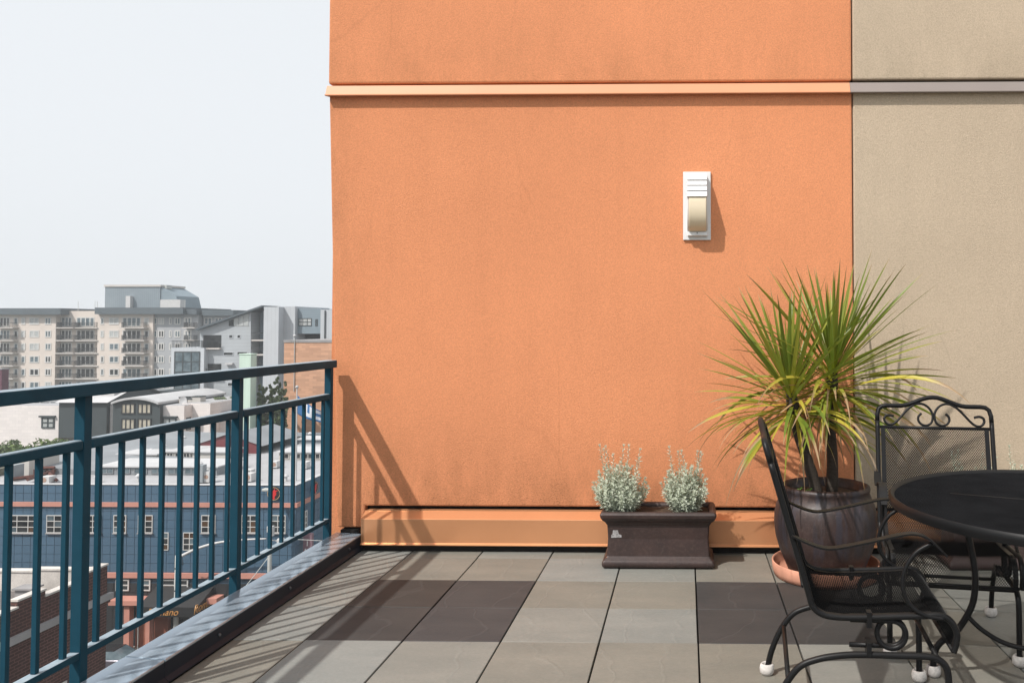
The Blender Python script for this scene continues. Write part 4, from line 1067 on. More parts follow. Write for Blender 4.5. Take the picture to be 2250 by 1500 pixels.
ac(572, 973, 12, .5, 'small dark grey box unit near the back wall of the flat roof', 'unit_grey', grille=False, d=.8)
def grid_unit(px, py, wpx, h, label):
    p = on_roof(px, py); ww = wpx * p.y / FPX; th = thing('louvred_unit', label, 'roof unit', p, 'louvred roof units')
    MB().box(p.x, p.x + ww, p.y, p.y + .6, zroof + .013, zroof + h).build('housing', 'unit_white', th)
    for i in range(4):
        for j in range(4): MB().box(p.x + ww * (.12 + .2 * i), p.x + ww * (.26 + .2 * i), p.y - .01, p.y + .001, zroof + h * (.12 + .2 * j), zroof + h * (.26 + .2 * j)).build('louvre', 'dark_panel', th)
for px, py, wp, h, lb_ in ((536, 1048, 16, .55, 'white roof unit with dark louvre grid in front of the red gable'), (443, 1052, 10, .7, 'narrow white roof unit with dark louvre grid beside the slim grey cabinet'), (662, 1028, 13, .5, 'white roof unit with dark louvre grid near the flagpole'), (463, 972, 18, .45, 'wide white roof unit with dark louvre grid behind the red gable')):
    grid_unit(px, py, wp, h, lb_)
def vent(px, py, h, label):
    p = on_roof(px, py); th = thing('roof_vent', label, 'vent', p, 'roof vents')
    MB().tube([(p.x, p.y, zroof + .013), (p.x, p.y, zroof + h)], .10, 10).build('pipe', 'unit_white', th, smooth=True)
    MB().lathe([(.20, 0), (.20, .05), (.08, .18), (.0, .2)], (p.x, p.y, zroof + h), 12).build('cap', 'roof_white', th, smooth=True)
for px, py, h in ((332, 1002, .5), (362, 992, .5), (404, 975, .6), (597, 958, .6), (681, 966, .6), (628, 1057, .35), (440, 1045, .9), (304, 1058, .4), (213, 1060, .4), (735, 1020, .4)):
    vent(px, py, h, 'small white capped vent pipe on the flat roof')
rs = thing('rusty_frame', 'rusty steel beams lying across the front of the flat roof', 'steel frame', on_roof(70, 1055))
for (a, b), (c, d), hh in (((30, 1050), (122, 1036), .35), ((28, 1058), (118, 1046), .2), ((30, 1045), (120, 1043), .55), ((60, 1062), (126, 1040), .3), ((95, 1034), (124, 1062), .25)):
    p, q = on_roof(a, b), on_roof(c, d); p.z += hh; q.z += hh
    MB().tube([p, q], .13, 4).build('beam', 'rust_steel', rs)
for a in (34, 76, 118):
    p = on_roof(a, 1048); MB().box(p.x - .06, p.x + .06, p.y - .06, p.y + .06, zroof + .013, zroof + .6).build('stub_post', 'rust_steel', rs)
an = thing('roof_antenna', 'small dark antenna mast at the back corner of the flat roof', 'antenna', on_roof(731, 955))
p = on_roof(731, 955); MB().tube([(p.x, p.y, zroof + .01), (p.x, p.y, zroof + 1.1)], .04, 6).build('mast', 'apt_rail', an); MB().tube([(p.x - .3, p.y, zroof + .8), (p.x + .2, p.y, zroof + 1.0)], .035, 6).build('arm', 'apt_rail', an)
# flagpole and flag
fp = on_roof(650, 1056); ztf = PY(647, 850, fp.y).z
fl_ = thing('flagpole', 'white flagpole with ball top standing on the blue building roof edge', 'flagpole', (fp.x, fp.y, zroof))
MB().tube([(fp.x, fp.y, zroof + .013), (fp.x, fp.y, (zroof + ztf) / 2), (fp.x, fp.y, ztf - .1)], [.075, .06, .04], 10).build('pole', 'unit_white', fl_, smooth=True)
MB().lathe([(.0, -.12), (.07, -.10), (.115, -.04), (.12, .0), (.10, .07), (.05, .11), (.0, .12)], (fp.x, fp.y, ztf), 14).build('ball', 'roof_white', fl_, smooth='all')
pmat('flag_blue', (0.035, 0.13, 0.30), 0.8, 0.1, 2); pmat('flag_white', (0.60, 0.62, 0.66), 0.8, 0.05, 2)
f0 = PY(649, 868, fp.y); nx, ny = 18, 12; vs = []; fs = []; mi = []
Lf, Hf = 2.05, 1.35
for i in range(nx + 1):
    for j in range(ny + 1):
        u, v = i / nx, j / ny
        vs.append((fp.x + .06 + Lf * .82 * u, fp.y + .16 * math.sin(u * 7 + v * 1.5) * u, f0.z - Hf * v * (1 - .35 * u) - 1.15 * u ** .8))
for i in range(nx):
    for j in range(ny):
        a = i * (ny + 1) + j; fs.append((a, a + 1, a + ny + 2, a + ny + 1)); u, v = (i + .5) / nx, (j + .5) / ny
        blue = u < .24 or v > .84 or v < .12 or (.46 < u < .56 and .1 < v < .6) or (u > .72 and .3 < v < .55)
        mi.append(0 if blue else 1)
mm = MB(); mm.add(vs, fs); mm.m = mi
fo = mm.build('flag', ['flag_blue', 'flag_white'], None, smooth='all'); tag(fo, 'blue and white flag drooping from the flagpole', 'flag')
md = fo.modifiers.new('thick', 'SOLIDIFY'); md.thickness = .012

# ------------------------------------------------------------------ street furniture and car
def pole(px, ptop, Y, r0, name, label):
    t_ = PY(px, ptop, Y); th = thing(name, label, 'street light' if 'light' in name else 'pole', (t_.x, Y, STREET)); th['group'] = 'street poles'
    MB().tube([(t_.x, Y, STREET), (t_.x, Y, (STREET + t_.z) / 2), (t_.x, Y, t_.z)], [r0, r0 * .85, r0 * .7], 12).build('shaft', 'pole_grey', th, smooth='all')
    for k in range(3): z = t_.z - .9 - 1.5 * k; MB().lathe([(r0 * .93, 0), (r0 * .93, .07)], (t_.x, Y, z), 12).build('strap', 'apt_rail', th)
    return th, t_
th, t_ = pole(389, 1219, 55.6, .17, 'signal_pole', 'pale steel signal pole with a long curved mast arm before the blue building')
arm = [PY(389, 1226, 55.6), PY(430, 1206, 55.6), PY(477, 1192, 55.6), PY(530, 1185.5, 55.6), PY(585, 1183, 55.6)]
MB().tube(smoothpath(arm, 5), [.11 - .06 * i / 20 for i in range(21)], 8).build('mast_arm', 'unit_white', th, smooth='all')
MB().tube(smoothpath([PY(394, 1224, 55.5), PY(397, 1236, 55.4), PY(402, 1240, 55.5), PY(401, 1228, 55.5)], 4), .02, 5).build('cable_loop', 'apt_rail', th)
th, t_ = pole(594.5, 1078, 55.8, .16, 'street_light', 'tall grey street light pole in front of the blue building emblem')
MB().box(t_.x - .5, t_.x + .05, 55.55, 55.95, t_.z, t_.z + .18).build('lamp_head', 'pole_grey', th, bevel=.05)
for px, py, sz in ((594, 1162, .42), (595, 1172, .34)):
    q = PY(px, py, 55.5); MB().cbox((q.x, 55.55, q.z), (sz, .3, sz)).build('control_box', 'unit_white', th, bevel=.04)
q = PY(617, 1188, 55.6); tl = thing('traffic_camera', 'white traffic camera housing hung beside the street light pole', 'camera', q)
MB().cbox((q.x, 55.6, q.z), (.42, .4, .40)).build('housing', 'unit_white', tl, bevel=.08); MB().tube([PY(598, 1186, 55.7), (q.x - .1, 55.6, q.z)], .04, 6).build('arm', 'unit_white', tl)
lpst = thing('lamp_post', 'white lamp post with pointed finial beside the dark brick building', 'lamp post', (PY(219, 1374, 43.2).x, 43.2, STREET)); q = PY(219, 1374, 43.2)
lpst['group'] = 'street poles'
MB().tube([(q.x, 43.2, STREET), (q.x, 43.2, q.z - .7)], .10, 10).build('shaft', 'unit_white', lpst, smooth='all')
MB().lathe([(.10, -.7), (.17, -.66), (.17, -.40), (.20, -.38), (.16, -.28), (.10, -.14), (.04, -.08), (.0, .0)], (q.x, 43.2, q.z), 12).build('finial', 'unit_white', lpst, smooth=True)
MB().tube([(q.x - .09, 43.1, STREET), (q.x - .09, 43.1, q.z - 1.8)], .05, 6).build('banner_strip', 'coral', lpst)
wr = thing('overhead_wire', 'thin pale overhead wires strung across the street', 'wire', PY(500, 1300, 54))
MB().tube(smoothpath([PY(520, 1310, 50), PY(560, 1262, 52), PY(610, 1196, 55.6)], 5), .022, 5).build('strand', 'pole_grey', wr)
MB().tube(smoothpath([PY(645, 1184, 55.6), PY(700, 1187, 54), PY(770, 1192, 52)], 5), .018, 5).build('strand', 'pole_grey', wr)

pmat('car_paint', (0.16, 0.15, 0.18), 0.28, 0.05, 2, metal=0.5, coat=0.8); pmat('car_black', (0.012, 0.012, 0.014), 0.25, 0.1, 2, coat=0.5); pmat('tyre', (0.015, 0.015, 0.015), 0.9, 0.2, 5); pmat('chrome', (0.6, 0.6, 0.62), 0.2, 0.05, 5, metal=0.9)
cp = PZ(247, 1446, STREET + .9); car = thing('parked_car', 'dark hatchback with black roof parked at the kerb by the blue building', 'car', (cp.x, 53.3, STREET - .13))
cx0, cyc, cz0 = cp.x - 1.1, 53.3, STREET - .13
# body: cross-sections along its length (front towards -x)
secs = [(-2.05, .50, .62, .30), (-1.95, .72, .74, .25), (-1.2, .84, .88, .22), (-.7, .86, .95, .2), (.6, .87, .97, .2), (1.6, .86, .98, .22), (1.95, .80, .95, .28), (2.03, .70, .75, .34)]
vs = []; n = len(secs)
for x, hw, top, bot in secs: vs += [(cx0 + x, cyc - hw, cz0 + bot), (cx0 + x, cyc - hw, cz0 + top - .14), (cx0 + x, cyc - hw * .93, cz0 + top), (cx0 + x, cyc + hw * .93, cz0 + top), (cx0 + x, cyc + hw, cz0 + top - .14), (cx0 + x, cyc + hw, cz0 + bot)]
fs = [(6 * i + j, 6 * i + 6 + j, 6 * i + 6 + (j + 1) % 6, 6 * i + (j + 1) % 6) for i in range(n - 1) for j in range(6)] + [tuple(range(6)), tuple(range(6 * n - 6, 6 * n))[::-1]]
MB().add(vs, fs).build('body', 'car_paint', car, smooth=True, bevel=.04)
gs = [(-.95, .80, .93, .93), (-.25, .68, .93, 1.42), (1.15, .68, .95, 1.44), (1.85, .74, .95, 1.0)]
vs = []
for x, hw, lo, hi in gs: vs += [(cx0 + x, cyc - .80, cz0 + lo), (cx0 + x, cyc - hw * .88, cz0 + hi), (cx0 + x, cyc + hw * .88, cz0 + hi), (cx0 + x, cyc + .80, cz0 + lo)]
fs = [(4 * i + j, 4 * i + 4 + j, 4 * i + 5 + j, 4 * i + 1 + j) for i in range(3) for j in range(3)] + [(0, 1, 2, 3), (15, 14, 13, 12)]
MB().add(vs, fs).build('windows', 'glass_blue', car, smooth=True, bevel=.03)
MB().box(cx0 - .22, cx0 + 1.12, cyc - .60, cyc + .60, cz0 + 1.425, cz0 + 1.47).build('roof', 'car_black', car, bevel=.02)
for x in (-1.3, 1.3):
    for sy in (-1, 1):
        wv = MB().tube([(cx0 + x, cyc + sy * .70, cz0 + .32), (cx0 + x, cyc + sy * .875, cz0 + .32)], .32, 20).build('wheel', 'tyre', car, smooth=True)
        MB().tube([(cx0 + x, cyc + sy * .80, cz0 + .32), (cx0 + x, cyc + sy * .885, cz0 + .32)], .20, 14).build('rim', 'chrome', wv)
for sy in (-1, 1): MB().cbox((cx0 - 1.98, cyc + sy * .55, cz0 + .62), (.16, .30, .16)).build('headlight', 'chrome', car, bevel=.04)

# ------------------------------------------------------------------ dark brick building below, near side of the street
bk = thing('brick_building', 'dark brick building with stepped white-capped parapet below the railing', 'building', (-40, 30, STREET))
KX = PY(235, 1297, 42).x; zl = PY(235, 1297, 42).z; zrf = zl + .05
MB().box(-62, KX, 12, 42, STREET - .2, zrf).build('body', 'dark_brick', bk)
MB().add([(-61.7, 12.3, zrf + .012), (KX - .35, 12.3, zrf + .012), (KX - .35, 41.65, zrf + .012), (-61.7, 41.65, zrf + .012)], [(0, 1, 2, 3)]).build('flat_roof', 'roof_dark', bk)
ZP = -11.15
segs = [(12, 33.0, ZP), (33.0, 34.4, ZP + .3), (34.4, 36.3, ZP), (36.3, 37.9, ZP + .30), (37.9, 40.3, ZP), (40.3, 42.0, ZP + .28)]
for a, b, z in segs:
    MB().box(KX - .30, KX + .002, a, b - .001, zrf, z).build('parapet', 'dark_brick', bk)
    MB().box(KX - .36, KX + .05, a - .03, b + .02, z + .001, z + .09).build('coping', 'stucco_white', bk)
for a, b, z in ((-62, -43.0, ZP), (-43.0, -38.2, ZP + .38), (-38.2, -33.2, ZP), (-33.2, KX - .37, ZP + .1)):
    MB().box(a, b, 41.66, 42.0, zrf, z).build('parapet', 'stucco_white', bk)
    MB().box(a, b, 41.60, 42.05, z + .001, z + .08).build('coping', 'stucco_white', bk)
MB().box(KX + .002, KX + .22, 12, 42.2, zl - .42, zl - .12).build('belt_course', 'stone_grey', bk)
MB().box(KX + .002, KX + .12, 12, 42.1, zl - .60, zl - .421).build('belt_course', 'dark_brick', bk)
for y0 in (31.0, 33.4, 35.8, 38.2):
    win(bk, y0, y0 + 1.1, zl - 5.2, zl - 3.4, KX, 1, 2, .1, 'glass_blind', 'steel_white', ew=True)
p = PZ(50, 1318, zrf); ch = MB().box(p.x - .4, p.x + .4, p.y, p.y + .6, zrf, zrf + .5).box(p.x - .5, p.x + .5, p.y - .1, p.y + .7, zrf + .5, zrf + .58).build('chimney', 'stone_grey', bk)

# ------------------------------------------------------------------ low complex of white block and slate-grey houses
LY = 104.0
lw = thing('white_block_building', 'low white block building with slate-framed windows behind the flat roofs', 'building', (-85, LY, STREET))
def blk(par, nm, mat, a, b, pt, Y0, Y1, roofmat=None, pb=None):
    x0, x1 = PY(a, pt, Y0).x, PY(b, pt, Y0).x; z1 = PY((a + b) / 2, pt, Y0).z; z0 = STREET if pb is None else PY((a + b) / 2, pb, Y0).z
    o = MB().box(x0, x1, Y0, Y1, z0, z1).build(nm, mat, par)
    if roofmat: MB().box(x0 + .15, x1 - .15, Y0 + .15, Y1 - .15, z1 + .002, z1 + .05).build('roof', roofmat, par)
    return x0, x1, z1
blk(lw, 'wall', 'white_block', -160, 129.5, 891, LY + 1.5, LY + 14, 'roof_membrane')
blk(lw, 'wall', 'white_block', 232, 353, 890, LY + 1.2, LY + 10, 'roof_membrane')
blk(lw, 'wall', 'white_block', 350, 405, 891, LY, LY + 12, 'roof_membrane')
blk(lw, 'wall', 'white_block', 400, 462, 886, LY + 1.7, LY + 12, 'roof_membrane')
blk(lw, 'wall', 'white_block', 470, 540, 905, LY + 4, LY + 10, 'roof_grey')
blk(lw, 'penthouse', 'apt_grey', -160, 122, 881, LY + 5, LY + 12, 'roof_membrane')
for a, b in ((36, 50), (72, 86), (90, 108), (112, 124), (0, 20)):
    winpx(lw, a, 883, b, 890, LY + 5, 2, 1, .12, ['glass_blue', 'glass_dark'], 'slate_wall')
def headed(par, a, b, t0, t1, Y):
    winpx(par, a, t0, b, t1, Y, 2, 2, .16, ['glass_blind'], 'slate_wall', proud=.12)
    x0, x1, z0, z1 = RC(a - 4, t0 - 3, b + 3, t0, Y); MB().box(x0, x1, Y - .28, Y + .01, z0, z1 + .02).build('lintel', 'slate_wall', par)
headed(lw, 92, 120, 916, 940, LY + 1.5); headed(lw, 358, 388, 917, 942, LY)
xr = PY(405, 917, LY).x
win(lw, LY + .45, LY + 1.35, PY(410, 944, LY + 1).z, PY(410, 916, LY + 1).z, xr, 1, 2, .14, 'glass_blind', 'slate_wall', ew=True)
sl = thing('slate_house', 'slate grey house block with pitched pale metal roof and skylight beside white block walls', 'building', (-76, LY - 3, STREET))
x0, x1, z1 = blk(sl, 'wall', 'slate_wall', 130, 235, 884, LY + .6, LY + 12, None, 961)
rz = PY(270, 861, LY + 2).z
MB().add([(x0 - .3, LY + .2, z1 + .02), (x1 + .35, LY + .2, z1 + .02), (x1 + .35, LY + 6.5, z1 + 1.9), (x0 - .3, LY + 6.5, z1 + 1.9), (x0 - .3, LY + 12.4, z1 + .2), (x1 + .35, LY + 12.4, z1 + .2)], [(0, 1, 2, 3), (3, 2, 5, 4)]).build('roof', 'roof_white', sl)
MB().add([(x1, LY + .6, z1), (x1, LY + 12, z1), (x1, LY + 6.5, z1 + 1.8)], [(0, 1, 2)]).build('gable', 'slate_wall', sl)
MB().add([(x0, LY + .6, z1), (x0, LY + 12, z1), (x0, LY + 6.5, z1 + 1.8)], [(0, 2, 1)]).build('gable', 'slate_wall', sl)
a, b = PY(191, 870, LY).x, PY(221, 870, LY).x
MB().prism([(LY + 2.5, z1 + .75), (LY + 2.5, z1 + 1.15), (LY + 4.8, z1 + 1.75), (LY + 4.8, z1 + 1.4)], 'x', a, b).build('skylight', 'unit_white', sl)
MB().box(x1 + .01, x1 + 4.5, LY + 11, LY + 16, STREET, PY(290, 858, LY + 11).z).build('rear_wall', 'slate_wall', sl)
ah = thing('vaulted_house', 'slate grey house front under a white barrel-vault roof with four curtained windows', 'building', (-69, LY - 1, STREET))
AY = LY - .6
x0, x1 = PY(248, 890, AY).x, PY(352, 890, AY).x; ze = PY(300, 888, AY).z; zp = PY(300, 877, AY).z
arc = [(x0 + (x1 - x0) * i / 16, ze + (zp - ze) * (1 - (i / 8 - 1) ** 2)) for i in range(17)]
MB().prism([(x0, STREET), (x1, STREET)] + arc[::-1], 'y', AY, AY + 14.5).build('wall', 'slate_wall', ah)
m = MB(); m.prism([(a - .0, b + .30) for a, b in arc] + [(a, b + .02) for a, b in arc[::-1]], 'y', AY - .4, AY + 15); m.build('vault_roof', 'roof_white', ah, smooth=True)
for a, b in ((267, 297), (303, 333)):
    for t0, t1 in ((886, 909), (919, 943)):
        winpx(ah, a, t0, b, t1, AY, 3, 1, .14, ['glass_curtain'], 'dark_panel', proud=.10)
for px, w_, h_, lb_ in ((393, 16, .9, 'pale plant box on the white block roof on the vaulted house side of the dish'), (412, 10, .7, 'smallest pale plant box on the white block roof beside the dish'), (421, 20, 1.0, 'widest pale plant box on the white block roof')):
    p = PY(px, 889, LY + 3); th = thing('roof_plant_box', lb_, 'roof unit', p, 'roof plant boxes')
    MB().box(p.x, p.x + w_ * LY / FPX, LY + 3, LY + 4.2, p.z - .45, p.z + h_).build('housing', 'cream_wall', th); MB().box(p.x - .05, p.x + w_ * LY / FPX + .05, LY + 2.95, LY + 4.25, p.z + h_ + .001, p.z + h_ + .12).build('lid', 'slate_wall', th)
p = PY(404, 880, LY + 2); sdh = thing('satellite_dish', 'white satellite dish on the white block roof', 'dish', p)
vs = [(p.x + .5 * r * math.cos(2 * PI * j / 16), LY + 2 - .15 * r * r, p.z + .62 * r * math.sin(2 * PI * j / 16)) for r in (.0, .5, 1.0) for j in range(16)]
MB().add(vs, [(i * 16 + j, i * 16 + (j + 1) % 16, i * 16 + 16 + (j + 1) % 16, i * 16 + 16 + j) for i in range(2) for j in range(16)]).build('bowl', 'roof_white', sdh, smooth='all'); MB().tube([(p.x, LY + 2.05, p.z - .2), (p.x, LY + 2.2, p.z - 1.3)], .06, 6).build('mount', 'pole_grey', sdh)
mw = MB().box(PY(-120, 812, 132).x, PY(4, 812, 132).x, 132, 133.4, STREET, PY(0, 812, 132).z).build('wall', 'maroon_wall'); mwt = thing('maroon_building', 'plain maroon building block at the foot of the beige apartments', 'building', (-105, 132, STREET)); adopt(mw, mwt)
MB().box(PY(-120, 812, 132).x, PY(5, 812, 132).x, 131.9, 133.5, PY(0, 812, 132).z + .002, PY(0, 812, 132).z + .2).build('coping', 'stone_grey', mwt)

# ------------------------------------------------------------------ mint pillar and tan brick building
MY = 90.0
x0, x1, z1 = PY(524.5, 860, MY).x, PY(550.5, 860, MY).x, PY(537, 777, MY).z
mp_ = thing('mint_pillar', 'tall weathered mint green chimney pillar beside the cypress trees', 'chimney', (x0, MY, STREET))
MB().box(x0, x1, MY, MY + 1.25, STREET, z1 - .12).build('shaft', 'mint', mp_, bevel=.05); MB().box(x0 - .05, x1 + .05, MY - .05, MY + 1.3, z1 - .119, z1).build('cap', 'mint', mp_, bevel=.04)
TY = 96.0
x0, x1, z1 = PY(623, 850, TY).x, PY(900, 850, TY).x, PY(680, 747, TY).z
tb = thing('tan_brick_building', 'tan brick building wall with dark coping beyond the flagpole', 'building', (x0, TY, STREET))
MB().box(x0, x1, TY, TY + 12, STREET, z1 - .28).build('wall', 'tan_brick', tb); MB().box(x0 - .06, x1, TY - .06, TY + 12, z1 - .279, z1).build('coping', 'stone_grey', tb)
pc = PY(646.5, 800, TY - .1); MB().tube([(pc.x, TY - .09, z1 - 6), (pc.x, TY - .09, z1 + .35)], .05, 6).build('conduit', 'pole_grey', tb)
MB().lathe([(0, -.18), (.12, -.14), (.18, 0), (.12, .14), (0, .18)], (pc.x, TY - .09, z1 + .5), 12).build('globe_lamp', 'roof_white', tb, smooth='all')

# ------------------------------------------------------------------ grey sided building
GY = 120.0
gb = thing('grey_sided_building', 'grey sided apartment house with slanted roof and dark recessed balconies', 'building', (-65, GY, STREET))
def gp(px, py, Y=GY): q = PY(px, py, Y); return (q.x, q.z)
poly = [gp(439, 1000), gp(551, 1000), gp(551, 681), gp(439, 723)]
MB().prism(poly, 'y', GY, GY + 14).build('wall', 'siding_grey', gb)
MB().prism([gp(436, 726), gp(580, 675), gp(580, 671), gp(436, 721.5)], 'y', GY - .7, GY + 14).build('roof', 'apt_cornice', gb)
x0, x1 = PY(551, 800, GY).x, PY(578, 800, GY).x; MB().box(x0, x1, GY + 2.4, GY + 14, STREET, PY(565, 680, GY).z).build('recess_wall', 'siding_blue', gb)
for py in (746, 778, 812): 
    z = PY(565, py, GY).z; MB().box(x0 + .01, x1 - .01, GY + .05, GY + 2.39, z - .2, z).build('recess_floor', 'apt_slab', gb); MB().box(x0 + .01, x1 - .01, GY + .1, GY + .16, z + .9, z + 1.0).build('recess_rail', 'apt_rail', gb)
x0, x1 = PY(578, 800, GY - .4).x, PY(611, 800, GY - .4).x; MB().box(x0, x1, GY - .4, GY + 2.6, STREET, PY(594, 674, GY - .4).z).build('wall', 'siding_light', gb)
x0, x1 = PY(608, 800, GY + 1.2).x, PY(647, 800, GY + 1.2).x; MB().box(x0, x1, GY + 1.2, GY + 13, STREET, PY(627, 673, GY + 1.2).z).build('wall', 'siding_light', gb)
x0, x1 = PY(645, 800, GY + 2).x, PY(704, 800, GY + 2).x; MB().box(x0, x1, GY + 2, GY + 13, PY(675, 733, GY + 2).z, PY(675, 678, GY + 2).z).build('wall', 'siding_blue', gb)
MB().box(x0, x1, GY + 4.5, GY + 13, STREET, PY(675, 733, GY + 2).z - .01).build('recess_wall', 'dark_panel', gb)
x2, x3 = PY(703, 800, GY + 1.6).x, PY(820, 800, GY + 1.6).x; MB().box(x2, x3, GY + 1.6, GY + 13, STREET, PY(720, 680, GY + 1.6).z).build('wall', 'siding_light', gb)
winpx(gb, 648, 699, 653, 716, GY + 2, 1, 2, .10, 'glass_blind', 'slate_wall'); winpx(gb, 656, 699, 685, 716, GY + 2, 3, 2, .10, 'glass_blind', 'slate_wall'); winpx(gb, 693, 701, 698, 716, GY + 2, 1, 2, .10, 'glass_blue', 'slate_wall')
pd = PY(714, 700, GY + 1.5); MB().tube([(pd.x, GY + 1.5, PY(714, 682, GY + 1.5).z), (pd.x, GY + 1.5, STREET)], .10, 6).build('downpipe', 'slate_wall', gb)
# clerestory under the slanted roof, four panes of rising height
for i in range(4):
    a, b = 503 + 11 * i, 513.5 + 11 * i; ta, tb_ = 723 - (a - 439) * .375 + 6, 723 - (b - 439) * .375 + 6
    MB().prism([gp(a, 716), gp(b, 716), gp(b, min(tb_, 712)), gp(a, min(ta, 713))], 'y', GY - .06, GY + .01).build('clerestory_pane', 'glass_dark' if i == 0 else 'glass_blind', gb)
for a, b, t0, t1 in ((503, 512, 735, 743), (521, 529, 735, 743), (491, 513, 773, 781), (521, 544, 772, 780), (500, 520, 840, 848)):
    winpx(gb, a, t0, b, t1, GY, 1, 1, .08, 'glass_dark', 'siding_light')
for t0, t1 in ((736, 764), (799, 824), (862, 880)):
    x0, x1, z0, z1 = RC(447, t0, 486, t1, GY); MB().box(x0, x1, GY - .05, GY + .02, z0, z1).build('balcony_opening', 'glass_dark', gb)
    fr = MB().box(x0 - .1, x1 + .1, GY - .6, GY + .01, z0 - .2, z0).build('balcony_floor', 'apt_slab', gb)
    rl = MB().box(x0, x1, GY - .58, GY - .53, z0 + .95, z0 + 1.0)
    for k in range(15): q = x0 + (x1 - x0) * (k + .5) / 15; rl.box(q - .02, q + .02, GY - .575, GY - .535, z0, z0 + .95)
    rl.build('balcony_rail', 'apt_rail', gb)
x0, x1, z0, z1 = RC(498, 797, 514, 801, GY); MB().box(x0, x1, GY - .5, GY, z0, z1).build('vent_hood', 'roof_white', gb)
# glazed stair block at its left
x0, x1, z0, z1 = RC(374, 764, 447, 1000, GY - 1); MB().box(x0, x1, GY - 1, GY + 8, STREET, z1).build('stair_block', 'siding_light', gb)
winpx(gb, 383, 772, 439, 862, GY - 1, 3, 4, .12, 'glass_blue', 'slate_wall', proud=.1)
rl = MB().box(x0, x1, GY - .98, GY - .9, z1 + 1.0, z1 + 1.06)
for k in range(24): q = x0 + (x1 - x0) * (k + .5) / 24; rl.box(q - .02, q + .02, GY - .96, GY - .92, z1, z1 + 1.0)
rl.build('terrace_rail', 'apt_rail', gb)

# ------------------------------------------------------------------ beige apartment block
AYY = 180.0
ap_ = thing('apartment_block', 'long beige apartment block with dark flat cornices and stacked balconies', 'building', (-120, AYY, STREET))
def bxp(nm, mat, a, t0, b, t1, Y0, Y1, **kw):
    x0, x1, z0, z1 = RC(a, t0, b, t1, Y0); return MB().box(x0, x1, Y0, Y1, z0, z1).build(nm, mat, ap_, **kw)
bxp('wall', 'apt_beige', -60, 690, 120, 1000, AYY, AYY + 18)
bxp('wall', 'apt_beige', 120, 683, 212, 1000, AYY + 1.4, AYY + 18)
bxp('wall', 'apt_beige', 212, 690, 334, 1000, AYY, AYY + 18)
bxp('wall', 'apt_grey', 334, 690, 433, 1000, AYY + .6, AYY + 18)
bxp('wall', 'apt_grey', 430, 684, 446, 1000, AYY + 3, AYY + 18)
bxp('wall', 'apt_grey', 444, 693, 503, 1000, AYY + 2, AYY + 18)
for a, b, t0, t1, Y in ((-62, 133, 677, 691, AYY - 1.2), (208, 402, 675.5, 690, AYY - 1.2), (398, 432, 679, 691, AYY - .4), (443, 512, 681, 693.5, AYY + .8)):
    bxp('cornice', 'apt_cornice', a, t0, b, t1, Y, AYY + 18)
ph_ = [PY(231, 630, AYY + 5), PY(352, 630, AYY + 5), PY(395, 650, AYY + 5)]
zbase = PY(300, 678, AYY + 5).z
MB().box(ph_[0].x, ph_[1].x, AYY + 5, AYY + 14, zbase - 1, ph_[0].z).build('penthouse', 'standing_seam', ap_)
MB().prism([(ph_[1].x + .01, zbase - 1), (ph_[1].x + .01, ph_[0].z - .05), (ph_[2].x - 1.0, ph_[2].z), (ph_[2].x, zbase - 1)], 'y', AYY + 5.2, AYY + 14).build('penthouse', 'siding_blue', ap_)
MB().box(ph_[0].x - .2, ph_[1].x + .2, AYY + 4.8, AYY + 14.2, ph_[0].z + .002, ph_[0].z + .45).build('penthouse_coping', 'apt_slab', ap_)
bxp('roof_hatch', 'unit_white', 352, 658, 396, 676, AYY + 3, AYY + 5)
bxp('roof_unit', 'unit_white', 276, 650, 286, 676, AYY + 4, AYY + 5); bxp('roof_unit', 'pole_grey', 350, 626, 366, 634, AYY + 6, AYY + 8); bxp('roof_unit', 'apt_rail', 136, 680, 155, 684, AYY + 4, AYY + 6)
for px in (209, 214, 172, 406): q = PY(px, 662, AYY + 3); MB().tube([(q.x, AYY + 3, q.z), (q.x, AYY + 3, q.z - 3)], .05, 5).build('antenna', 'pole_grey', ap_)
GA = ['glass_blue', 'glass_blue', 'glass_blind', 'glass_dark']
rowsy = [(697.5, 713), (725.5, 741), (753.5, 769), (781.5, 797), (809.5, 825), (838, 853)]
